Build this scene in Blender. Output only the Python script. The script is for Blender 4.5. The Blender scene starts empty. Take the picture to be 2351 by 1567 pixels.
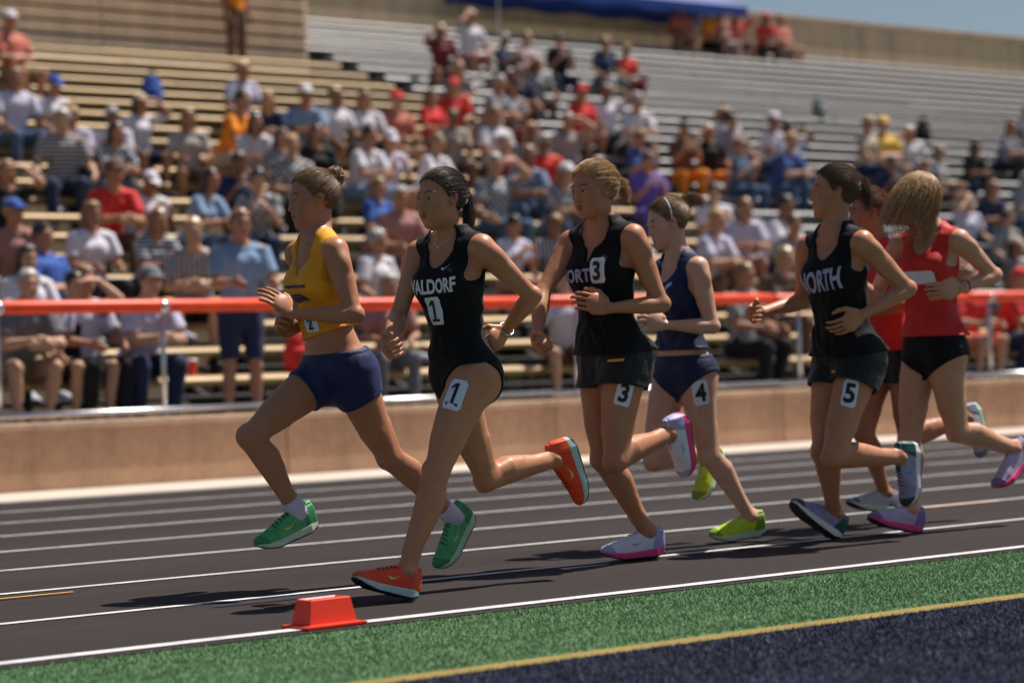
import bpy, bmesh, math, random, time
import numpy as np
from mathutils import Vector, Matrix
T_START = time.time()
rnd = random.Random(7)
R = math.radians
scene = bpy.context.scene
COL = scene.collection

# ------------------------------------------------------------------ camera
W_PX, H_PX, F_PX = 2351.0, 1567.0, 5500.0          # photo pixels, focal length in pixels
CAM_H = 0.886
YAW, PITCH, ROLL = R(39.08), R(0.459), R(-1.80)
_f = np.array([math.sin(YAW)*math.cos(PITCH), math.cos(YAW)*math.cos(PITCH), math.sin(PITCH)])
_r0 = np.array([math.cos(YAW), -math.sin(YAW), 0.0]); _u0 = np.cross(_r0, _f)
CAM_F = _f
CAM_R = math.cos(ROLL)*_r0 + math.sin(ROLL)*_u0
CAM_U = -math.sin(ROLL)*_r0 + math.cos(ROLL)*_u0
CAM_P = np.array([0.0, 0.0, CAM_H])
cam_data = bpy.data.cameras.new('camera')
cam_data.sensor_width = 36.0
cam_data.lens = 36.0*F_PX/W_PX
cam_data.clip_start = 0.1; cam_data.clip_end = 2000.0
cam_data.dof.use_dof = True
cam_data.dof.focus_distance = 9.3
cam_data.dof.aperture_fstop = 1.9
cam = bpy.data.objects.new('camera', cam_data); COL.objects.link(cam)
m = Matrix.Identity(4)
for i in range(3):
    m[i][0] = CAM_R[i]; m[i][1] = CAM_U[i]; m[i][2] = -CAM_F[i]; m[i][3] = CAM_P[i]
cam.matrix_world = m
scene.camera = cam

# ------------------------------------------------------------------ sky, sun, exposure
SUN_EL, SUN_AZ = R(62.0), R(-8.0)     # azimuth from +X (behind the runners) towards the camera side
SUN_DIR = np.array([math.cos(SUN_EL)*math.cos(SUN_AZ), math.cos(SUN_EL)*math.sin(SUN_AZ), math.sin(SUN_EL)])
world = bpy.data.worlds.new('World'); scene.world = world; world.use_nodes = True
wn = world.node_tree; wn.nodes.clear()
sky = wn.nodes.new('ShaderNodeTexSky'); sky.sky_type = 'NISHITA'; sky.sun_disc = False
sky.sun_elevation = SUN_EL
sky.sun_rotation = math.atan2(SUN_DIR[0], SUN_DIR[1])   # from +Y towards +X
sky.air_density = 1.0; sky.dust_density = 1.0; sky.ozone_density = 1.0
bg = wn.nodes.new('ShaderNodeBackground'); bg.inputs['Strength'].default_value = 0.05
wo = wn.nodes.new('ShaderNodeOutputWorld')
wn.links.new(sky.outputs[0], bg.inputs[0]); wn.links.new(bg.outputs[0], wo.inputs[0])
sun_data = bpy.data.lights.new('sun', 'SUN'); sun_data.energy = 5.0; sun_data.angle = R(0.5)
sun_data.color = (1.0, 0.94, 0.86)
sun = bpy.data.objects.new('sun', sun_data); COL.objects.link(sun)
sun.rotation_euler = Vector(SUN_DIR).to_track_quat('Z', 'Y').to_euler()
scene.view_settings.view_transform = 'Standard'
scene.view_settings.look = 'None'
scene.view_settings.exposure = 0.4
scene.view_settings.gamma = 1.0

# ------------------------------------------------------------------ small helpers
def nrm(v):
    v = np.asarray(v, float); n = np.linalg.norm(v); return v/n if n > 1e-9 else v
def ray(px, py):
    return nrm(CAM_F*F_PX + CAM_R*(px-W_PX/2) - CAM_U*(py-H_PX/2))
def hit_y(px, py, Y):
    d = ray(px, py); return CAM_P + d*(Y/d[1])
def hit_z(px, py, Z):
    d = ray(px, py); return CAM_P + d*((Z-CAM_H)/d[2])
def proj(p):
    q = np.asarray(p, float)-CAM_P; z = q@CAM_F
    return np.array([W_PX/2+F_PX*(q@CAM_R)/z, H_PX/2-F_PX*(q@CAM_U)/z])

def tag(o, label=None, cat=None, group=None, kind=None):
    if label: o['label'] = label
    if cat: o['category'] = cat
    if group: o['group'] = group
    if kind: o['kind'] = kind
    return o
def empty(name, loc=(0, 0, 0), rz=0.0):
    o = bpy.data.objects.new(name, None); COL.objects.link(o)
    o.empty_display_size = 0.1
    o.location = loc; o.rotation_euler = (0, 0, rz); return o
def link(name, me, parent=None, mat=None):
    o = bpy.data.objects.new(name, me); COL.objects.link(o)
    if parent is not None: o.parent = parent
    if mat is not None:
        if len(me.materials) == 0: me.materials.append(None)
        o.material_slots[0].link = 'OBJECT'; o.material_slots[0].material = mat
    return o
def np_mesh(name, verts, faces, smooth=True):
    """verts (n,3); faces (m,k) all the same size"""
    me = bpy.data.meshes.new(name)
    verts = np.asarray(verts, np.float32); faces = np.asarray(faces, np.int32)
    k = faces.shape[1]; n = len(faces)
    me.vertices.add(len(verts)); me.vertices.foreach_set('co', verts.ravel())
    me.loops.add(n*k); me.loops.foreach_set('vertex_index', faces.ravel())
    me.polygons.add(n)
    me.polygons.foreach_set('loop_start', np.arange(0, n*k, k, dtype=np.int32))
    me.polygons.foreach_set('loop_total', np.full(n, k, np.int32))
    me.polygons.foreach_set('use_smooth', np.full(n, smooth, bool))
    me.update(calc_edges=True); me.validate()
    return me
def set_col(me, cols):
    a = me.color_attributes.new('Col', 'FLOAT_COLOR', 'POINT')
    c = np.ones((len(cols), 4), np.float32); c[:, :3] = cols
    a.data.foreach_set('color', c.ravel())
def box_mesh(name, sx, sy, sz, bevel=0.0, seg=2, center=(0, 0, 0)):
    bm = bmesh.new(); bmesh.ops.create_cube(bm, size=1.0)
    for v in bm.verts:
        v.co = Vector((v.co.x*sx+center[0], v.co.y*sy+center[1], v.co.z*sz+center[2]))
    if bevel > 0:
        bmesh.ops.bevel(bm, geom=bm.edges[:], offset=bevel, segments=seg, affect='EDGES', profile=0.5)
    me = bpy.data.meshes.new(name); bm.to_mesh(me); bm.free(); return me
def tube_arrays(pts, rad, n=8, cap=True):
    pts = np.asarray(pts, float); m_ = len(pts)
    rad = np.full(m_, rad) if np.isscalar(rad) else np.asarray(rad, float)
    tan = np.gradient(pts, axis=0); tan /= np.linalg.norm(tan, axis=1)[:, None]+1e-12
    ref = np.array([0, 0, 1.0]) if abs(tan[0][2]) < 0.9 else np.array([1.0, 0, 0])
    V = []
    for i in range(m_):
        s = nrm(np.cross(tan[i], ref)); u = np.cross(s, tan[i]); ref = u
        a = np.linspace(0, 2*math.pi, n, endpoint=False)
        V.append(pts[i]+rad[i]*(np.cos(a)[:, None]*s+np.sin(a)[:, None]*u))
    V = np.concatenate(V); Fq = []
    for i in range(m_-1):
        for j in range(n):
            k = (j+1) % n; Fq.append((i*n+j, i*n+k, (i+1)*n+k, (i+1)*n+j))
    if cap:
        c0 = len(V); V = np.vstack([V, pts[:1], pts[-1:]])
        for j in range(n):
            k = (j+1) % n
            Fq.append((c0, k, j, j)); Fq.append((c0+1, (m_-1)*n+j, (m_-1)*n+k, (m_-1)*n+k))
    return V, Fq
def poly_mesh(name, V, Fl, smooth=True):
    me = bpy.data.meshes.new(name)
    fl = [tuple(dict.fromkeys(int(i) for i in f)) for f in Fl]
    me.from_pydata([tuple(map(float, v)) for v in V], [], fl)
    me.polygons.foreach_set('use_smooth', [smooth]*len(me.polygons)); me.update(); return me
def tube_mesh(name, pts, rad, n=8):
    V, Fq = tube_arrays(pts, rad, n); return poly_mesh(name, V, Fq)

# ------------------------------------------------------------------ materials
MATS = {}
def newmat(name):
    ma = bpy.data.materials.new(name); ma.use_nodes = True
    nt = ma.node_tree; b = nt.nodes['Principled BSDF']; return ma, nt, b
def add(nt, t, **kw):
    n = nt.nodes.new(t)
    for k, v in kw.items(): setattr(n, k, v)
    return n
def noise(nt, scale, detail=4.0, rough=0.6, coord='Object', sc=None):
    tc = add(nt, 'ShaderNodeTexCoord'); n = add(nt, 'ShaderNodeTexNoise')
    n.inputs['Scale'].default_value = scale; n.inputs['Detail'].default_value = detail
    n.inputs['Roughness'].default_value = rough
    src = tc.outputs[coord]
    if sc:
        mp = add(nt, 'ShaderNodeMapping'); mp.inputs['Scale'].default_value = sc
        nt.links.new(src, mp.inputs['Vector']); src = mp.outputs[0]
    nt.links.new(src, n.inputs['Vector']); return n
def ramp(nt, src, stops):
    r_ = add(nt, 'ShaderNodeValToRGB'); el = r_.color_ramp.elements
    while len(el) < len(stops): el.new(0.5)
    for e, (p, c) in zip(el, stops): e.position = p; e.color = (*c, 1)
    nt.links.new(src, r_.inputs[0]); return r_
def bump(nt, b, src, strength, dist=0.01):
    bp = add(nt, 'ShaderNodeBump'); bp.inputs['Strength'].default_value = strength
    bp.inputs['Distance'].default_value = dist
    nt.links.new(src, bp.inputs['Height']); nt.links.new(bp.outputs[0], b.inputs['Normal']); return bp
def mul(c, k): return tuple(min(1.0, x*k) for x in c)
def simple(name, c, rough=0.6, spec=0.4, metal=0.0, var=0.15, scale=8.0, bmp=0.0, bscale=60.0, bdist=0.005, sheen=0.0, sc=None):
    """procedural material: colour broken up by noise, optional fine relief"""
    if name in MATS: return MATS[name]
    ma, nt, b = newmat(name)
    n = noise(nt, scale, 5.0, 0.6, sc=sc)
    r_ = ramp(nt, n.outputs['Fac'], [(0.3, mul(c, 1-var)), (0.7, mul(c, 1+var))])
    nt.links.new(r_.outputs[0], b.inputs['Base Color'])
    b.inputs['Roughness'].default_value = rough; b.inputs['Specular IOR Level'].default_value = spec
    b.inputs['Metallic'].default_value = metal
    if sheen: b.inputs['Sheen Weight'].default_value = sheen
    if bmp:
        n2 = noise(nt, bscale, 6.0, 0.65); bump(nt, b, n2.outputs['Fac'], bmp, bdist)
    MATS[name] = ma; return ma
def cloth(name, c, rough=0.75, sheen=0.05, spec=0.3):
    return simple(name, c, rough, spec, var=0.10, scale=14, bmp=0.55, bscale=24.0, bdist=0.006, sheen=sheen)
def skin_mat(name, c, rough=0.52):
    """skin tone times the vertex colours (lips, brows, cheeks), blotched by noise"""
    if name in MATS: return MATS[name]
    ma, nt, b = newmat(name)
    n = noise(nt, 13.0, 8.0, 0.7)
    r_ = ramp(nt, n.outputs['Fac'], [(0.25, (c[0]*0.92, c[1]*0.80, c[2]*0.76)), (0.5, c), (0.75, (c[0]*1.06, c[1]*1.10, c[2]*1.12))])
    at = add(nt, 'ShaderNodeAttribute', attribute_name='Col')
    mx = add(nt, 'ShaderNodeMix', data_type='RGBA', blend_type='MULTIPLY'); mx.inputs[0].default_value = 1.0
    nt.links.new(r_.outputs[0], mx.inputs[6]); nt.links.new(at.outputs['Color'], mx.inputs[7])
    nt.links.new(mx.outputs[2], b.inputs['Base Color'])
    n4 = noise(nt, 9.0, 5.0, .6); r4 = ramp(nt, n4.outputs['Fac'], [(.35, (rough*.72,)*3), (.65, (rough*1.12,)*3)]); nt.links.new(r4.outputs[0], b.inputs['Roughness'])
    b.inputs['Specular IOR Level'].default_value = 0.42
    b.inputs['Subsurface Weight'].default_value = 0.12
    b.inputs['Subsurface Radius'].default_value = (1.0, 0.35, 0.2)
    b.inputs['Subsurface Scale'].default_value = 0.012
    n2 = noise(nt, 260.0, 3.0, 0.6); bump(nt, b, n2.outputs['Fac'], 0.08, 0.002)
    MATS[name] = ma; return ma

# ------------------------------------------------------------------ signed-distance modelling
BIG = 0.2
def smin(a, b, k):
    if k <= 0: return np.minimum(a, b)
    h = np.maximum(k-np.abs(a-b), 0.0)/k
    return np.minimum(a, b)-h*h*(k*0.25)
def smax(a, b, k): return -smin(-a, -b, k)
class Grid:
    def __init__(s, lo, hi, vox):
        s.lo = np.asarray(lo, float); s.v = vox
        s.n = np.maximum(((np.asarray(hi)-s.lo)/vox).astype(int)+2, 4)
        s.ax = [(s.lo[i]+np.arange(s.n[i])*vox).astype(np.float32) for i in range(3)]
    def new(s): return np.full(tuple(s.n), BIG, np.float32)
    def sl(s, lo, hi):
        a = np.clip(((np.asarray(lo)-s.lo)/s.v).astype(int), 0, s.n-1)
        b = np.clip(((np.asarray(hi)-s.lo)/s.v).astype(int)+2, a+1, s.n)
        S = tuple(slice(a[i], b[i]) for i in range(3))
        X = s.ax[0][S[0]][:, None, None]; Y = s.ax[1][S[1]][None, :, None]; Z = s.ax[2][S[2]][None, None, :]
        return S, X, Y, Z
def lin(X, Y, Z, o, e):
    o = np.asarray(o, np.float32); e = np.asarray(e, np.float32)
    return (X-o[0])*e[0]+(Y-o[1])*e[1]+(Z-o[2])*e[2]
def subgrid(g, lo, hi):
    """a window of g that put() can write to on its own"""
    S, X, Y, Z = g.sl(lo, hi); q = Grid.__new__(Grid); q.v = g.v
    q.lo = np.array([X.ravel()[0], Y.ravel()[0], Z.ravel()[0]], float); q.n = np.array([X.size, Y.size, Z.size])
    q.ax = [X.ravel(), Y.ravel(), Z.ravel()]; return S, q
class Loft:
    """tube along A->B with an elliptical section; rows (t, r_side, r_fwd, off_fwd)"""
    def __init__(s, A, B, fwd, rows, twist=(0, 0), cap=1.0, side_off=None):
        s.A = np.asarray(A, float); s.B = np.asarray(B, float)
        s.L = np.linalg.norm(s.B-s.A); s.e2 = (s.B-s.A)/s.L
        f = np.asarray(fwd, float); f = nrm(f-s.e2*(f@s.e2)); s.e1 = f; s.e0 = np.cross(s.e1, s.e2)
        rows = np.asarray(rows, float); s.t0, s.t1 = rows[0, 0], rows[-1, 0]
        tt = np.linspace(s.t0, s.t1, 257)
        def sm(col):
            y = np.interp(tt, rows[:, 0], rows[:, col]); k = 17
            yp = np.pad(y, k//2, mode='edge'); w = np.hanning(k+2)[1:-1]; w /= w.sum()
            return np.convolve(yp, w, 'valid').astype(np.float32)
        s.rx, s.ry, s.oy = sm(1), sm(2), sm(3)
        s.tw = np.linspace(twist[0], twist[1], 257).astype(np.float32) if any(twist) else None
        s.cap = cap
        r_ = rows[:, 1:3].max()+np.abs(rows[:, 3]).max()
        P = np.array([s.A+s.e2*s.L*s.t0, s.A+s.e2*s.L*s.t1])
        s.lo = P.min(0)-r_; s.hi = P.max(0)+r_
    def ev(s, X, Y, Z):
        a = lin(X, Y, Z, s.A, s.e2); x = lin(X, Y, Z, s.A, s.e0); y = lin(X, Y, Z, s.A, s.e1)
        t = a/s.L; tc = np.clip(t, s.t0, s.t1)
        i = ((tc-s.t0)/(s.t1-s.t0)*256).astype(np.int16)
        e = (t-tc)*s.L
        rx, ry = s.rx[i], s.ry[i]
        if s.tw is not None:
            c, q = np.cos(s.tw[i]), np.sin(s.tw[i]); x, y = x*c+y*q, -x*q+y*c
        y = y-s.oy[i]
        mr = np.minimum(rx, ry)
        return (np.sqrt((x/rx)**2+(y/ry)**2+(e/(mr*s.cap))**2)-1.0)*mr
class Ell:
    def __init__(s, c, r, axes=None):
        s.c = np.asarray(c, float); s.r = np.asarray(r, float) if not np.isscalar(r) else np.full(3, float(r))
        s.ax = np.eye(3) if axes is None else np.asarray(axes, float)
        m_ = s.r.max(); s.lo = s.c-m_; s.hi = s.c+m_
    def ev(s, X, Y, Z):
        q = 0
        for i in range(3): q = q+(lin(X, Y, Z, s.c, s.ax[i])/np.float32(s.r[i]))**2
        return (np.sqrt(q)-1.0)*np.float32(s.r.min())
def cap(A, B, r0, r1=None, flat=1.0):
    r1 = r0 if r1 is None else r1
    d = nrm(np.asarray(B)-np.asarray(A)); f = np.array([0, 0, 1.0]) if abs(d[2]) < 0.9 else np.array([1.0, 0, 0])
    return Loft(A, B, f, [(0, r0, r0, 0), (1, r1, r1, 0)])
def put(g, D, p, k=0.0, sub=False):
    pad = k+3*g.v
    S, X, Y, Z = g.sl(p.lo-pad, p.hi+pad)
    d = p.ev(X, Y, Z).astype(np.float32)
    D[S] = smax(D[S], -d, k) if sub else smin(D[S], d, k)
EDG = [(0, 1), (2, 3), (4, 5), (6, 7), (0, 2), (1, 3), (4, 6), (5, 7), (0, 4), (1, 5), (2, 6), (3, 7)]
CRN = np.array([(i & 1, (i >> 1) & 1, (i >> 2) & 1) for i in range(8)])
def nets(g, D, off=None):
    """surface nets: (verts, quads) of the zero level"""
    if off is None: off = np.zeros(3, int)
    S = D < 0
    a = None
    for c in CRN:
        v = S[c[0]:S.shape[0]-1+c[0], c[1]:S.shape[1]-1+c[1], c[2]:S.shape[2]-1+c[2]]
        if a is None: a = v.copy(); b = v.copy()
        else: a |= v; b &= v
    act = a & ~b
    idx = np.argwhere(act)
    if len(idx) == 0: return np.zeros((0, 3)), np.zeros((0, 4), int)
    sh = np.array(act.shape)
    key = (idx[:, 0]*sh[1]+idx[:, 1])*sh[2]+idx[:, 2]
    vals = np.stack([D[idx[:, 0]+c[0], idx[:, 1]+c[1], idx[:, 2]+c[2]] for c in CRN], 1)
    pos = np.zeros((len(idx), 3)); cnt = np.zeros(len(idx))
    for i, j in EDG:
        vi, vj = vals[:, i], vals[:, j]; mk = (vi < 0) != (vj < 0)
        t = np.where(mk, vi/np.where(mk, vi-vj, 1), 0)
        pos += np.where(mk[:, None], CRN[i]+(CRN[j]-CRN[i])*t[:, None], 0); cnt += mk
    V = g.lo+(idx+off+pos/cnt[:, None])*g.v
    Q = []
    for ax, o in ((0, 1), (1, 2), (2, 4)):
        b1, b2 = [(1, 2), (2, 0), (0, 1)][ax]
        mk = ((vals[:, 0] < 0) != (vals[:, o] < 0)) & (idx[:, b1] > 0) & (idx[:, b2] > 0)
        ii = idx[mk]; inv = vals[mk, 0] < 0
        def vid(d1, d2):
            q = ii.copy(); q[:, b1] -= d1; q[:, b2] -= d2
            kk = (q[:, 0]*sh[1]+q[:, 1])*sh[2]+q[:, 2]
            return np.searchsorted(key, kk)
        q = np.stack([vid(0, 0), vid(1, 0), vid(1, 1), vid(0, 1)], 1)
        q[~inv] = q[~inv][:, ::-1]
        Q.append(q)
    return V, np.concatenate(Q)
def crop(D, pad=2):
    S = D < 0
    r_ = []
    for ax in range(3):
        w = np.where(S.any(axis=tuple(i for i in range(3) if i != ax)))[0]
        r_.append((max(w[0]-pad, 0), min(w[-1]+pad+1, D.shape[ax])))
    return tuple(slice(*q) for q in r_), np.array([q[0] for q in r_])
def sdf_mesh(name, g, D):
    S, off = crop(D); V, Q = nets(g, D[S], off)
    return np_mesh(name, V, Q), V
def samp(g, D, P):
    q = (np.asarray(P)-g.lo)/g.v; q = np.clip(q, 0, np.array(D.shape)-1.001)
    i = q.astype(int); f = q-i; out = 0
    for c in CRN:
        w = np.prod(np.where(c, f, 1-f), axis=1)
        out = out+w*D[i[:, 0]+c[0], i[:, 1]+c[1], i[:, 2]+c[2]]
    return out
def march(g, D, P, d, n=160, ok=False, far=.24):
    """move the points along d until they meet the surface"""
    P = np.array(P, float); P0 = P.copy(); d = np.asarray(d, float); done = np.zeros(len(P), bool)
    for _ in range(n):
        v = samp(g, D, P); done |= v < 0.0008
        P[~done] += d*np.clip(v[~done]*0.7, 0.0006, 0.03)[:, None]
        if done.all(): break
    good = done & (((P-P0)@d) < far)
    return (P, good) if ok else P
_lat = np.random.RandomState(3).rand(32, 32, 32).astype(np.float32)*2-1
def vnoise_at(X, Y, Z, mask, *layers):
    """sum of noise layers (scale, amplitude) at the masked grid points only"""
    out = np.zeros(mask.shape, np.float32); i = np.nonzero(mask)
    P = np.stack([X.ravel()[i[0]], Y.ravel()[i[1]], Z.ravel()[i[2]]], 1).astype(float)
    v = 0
    for sc, am in layers: v = v+vnoise(P*np.array([1, 1, .6]), sc)*am
    out[i] = v; return out
def vnoise(P, s):
    q = np.asarray(P)*s+100.0; i = np.floor(q).astype(int); f = q-i; f = f*f*(3-2*f); out = 0
    for c in CRN:
        w = np.prod(np.where(c, f, 1-f), axis=-1)
        out = out+w*_lat[(i[..., 0]+c[0]) % 32, (i[..., 1]+c[1]) % 32, (i[..., 2]+c[2]) % 32]
    return out
# ------------------------------------------------------------------ the human figure
def frame(fwd, up):
    up = nrm(up); f = nrm(np.asarray(fwd)-up*(np.asarray(fwd)@up)); l = np.cross(up, f); return l, f, up   # left, forward, up
def build_head(g, D, c, l, f, u, s, male=False, mouth=0.0):
    """head with its features added to D (continuous with the neck)"""
    A = np.array([l, f, u])
    def P(x, y, z): return c+(l*x+f*y+u*z)*s
    def E(x, y, z, rx, ry, rz, k, sub=False):
        put(g, D, Ell(P(x, y, z), (rx*s, ry*s, rz*s), A), k*s, sub)
    E(0, -.014, .028, .0725, .095, .085, .015)                  # skull
    E(0, .025, -.026, .0560, .0595, .074, .030)                 # face
    E(0, .026, -.072, .041 if not male else .052, .046, .034, .030)   # jaw
    E(0, .066, -.099, .018, .0150, .0135, .026)                 # chin
    for q in (-1, 1):
        E(q*.044, .052, -.020, .020, .022, .020, .024)          # cheek
        E(q*.028, .048, -.056, .024, .028, .026, .024)
        E(q*.0315, .092, .004, .0200, .0160, .0110, .014, True) # eye socket
        E(q*.0315, .0720, .0045, .0170, .0118, .0130, .006)     # lids over the eyeball
        E(q*.028, .0725, .0220, .024, .010, .0065, .016)        # brow ridge
        E(q*.0725, -.004, -.004, .009, .016, .028, .006)        # ear
        E(q*.079, -.009, .008, .006, .016, .018, .006)
        E(q*.081, .000, -.001, .005, .008, .013, .005, True)
        E(q*.0095, .0880, -.0325, .0078, .0095, .0070, .008)    # nostril wing
    put(g, D, Loft(P(0, .0790, .016), P(0, .0965, -.0285), f, [(-.1, .0075*s, .008*s, 0), (.6, .0075*s, .010*s, 0), (1, .0092*s, .0098*s, 0)]), .011*s)
    E(0, .0835, -.0555, .0225, .0085, .0060, .008)              # lips
    E(0, .0815, -.0675-mouth*.9, .0195, .0090, .0068, .008)
    if mouth > 0: E(0, .095, -.0612-mouth*.5, .0150, .016, .0024+mouth*.5, .002, True)
    else: E(0, .098, -.0612, .021, .009, .0012, .002, True)
def face_cols(V, c, l, f, u, s, brow=(.25, .2, .17)):
    """vertex tints in the head's own coordinates"""
    q = (V-c)/s; x = q@l; y = q@f; z = q@u
    C = np.ones((len(V), 3))
    def blob(x0, y0, z0, rx, ry, rz, soft=.35):
        d = np.sqrt(((np.abs(x)-x0)/rx)**2+((y-y0)/ry)**2+((z-z0)/rz)**2); return np.clip((1-d)/soft, 0, 1)[:, None]
    near = ((x**2+y**2+z**2) < .03)[:, None]
    def mixc(w, col): nonlocal C; C = np.where(near, C*(1-w)+np.asarray(col)*w, C)
    mixc(blob(.045, .065, -.028, .032, .05, .026, .9)*.55, (1.0, .80, .76))       # cheeks
    mixc(blob(0, .098, -.030, .016, .02, .014, .8)*.5, (1.0, .78, .74))
    mixc(blob(0, .090, -.0555, .0215, .018, .0064, .5), (.70, .38, .38))
    mixc(blob(0, .088, -.0685, .0190, .018, .0076, .5), (.74, .40, .40))
    bx = np.abs(x); arch = .0240+.006*np.sin(np.clip((bx-.012)/.04, 0, 1)*math.pi)-np.clip(bx-.042, 0, 1)*.5
    w = np.clip(1-np.abs(z-arch)/.0048, 0, 1)*np.clip((bx-.009)/.004, 0, 1)*np.clip((.052-bx)/.010, 0, 1)*(y > .05)
    mixc((np.clip(w*2.0, 0, 1)*.95)[:, None], brow)
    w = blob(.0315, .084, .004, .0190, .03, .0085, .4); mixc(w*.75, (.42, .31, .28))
    mixc(blob(.082, -.004, .0, .012, .025, .035, .5)*.5, (1.0, .74, .68))
    return C
def fingers(g, D, W, d, n, thumb, s, curl, spread=0.0, point=None):
    """palm, four fingers of different length, thumb from the side of the palm; curl in radians per joint"""
    d = nrm(d); n = nrm(np.asarray(n)-d*(np.asarray(n)@d)); b = nrm(np.asarray(thumb)-d*(np.asarray(thumb)@d)); b = nrm(b-n*(b@n))
    A = np.array([b, n, d])
    put(g, D, Ell(W+d*.045*s, (.040*s, .0165*s, .056*s), A), .010*s)
    put(g, D, Ell(W+d*.066*s, (.042*s, .0145*s, .026*s), A), .010*s)
    lens = [(.042, .026, .020), (.046, .029, .021), (.043, .027, .020), (.034, .021, .018)]
    for i in range(4):
        off = (.0305-.0205*i); base = W+(d*(.084-.004*abs(i-1))+b*off)*s
        ang = 0.0; p = base; dd0 = nrm(d+b*(spread*(1.5-i)))
        cv = curl if point is None or i != point else .08
        for j, L in enumerate(lens[i]):
            ang += cv*(1.0 if j else .85)
            dd = dd0*math.cos(ang)+n*math.sin(ang)
            q = p+dd*L*s; r0 = (.0082-.0008*j)*s
            put(g, D, cap(p, q, r0, r0*.92), .002*s); p = q
    p = W+(d*.022+b*.030)*s
    ca = min(curl, .8)
    for j, L in enumerate((.042, .032, .026)):
        dd = nrm(d*(.75+.15*j)+b*(.62-.40*j)+n*(.25+.30*j*ca+ca*.25))
        q = p+dd*L*s; r0 = (.0135-.0022*j)*s
        put(g, D, cap(p, q, r0, r0*.88), .006*s); p = q

def torso_xyz(J, X, Y, Z):
    """(t, side, fwd) of grid points in the torso's twisting frame"""
    e2 = J['up']; a = lin(X, Y, Z, J['pel'], e2)/J['tl']; t = np.clip(a, 0, 1)
    x0 = lin(X, Y, Z, J['pel'], J['lp']); y0 = lin(X, Y, Z, J['pel'], J['fp'])
    th = J['tw']*t; c, q = np.cos(th), np.sin(th)
    return a, x0*c+y0*q, -x0*q+y0*c

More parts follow.
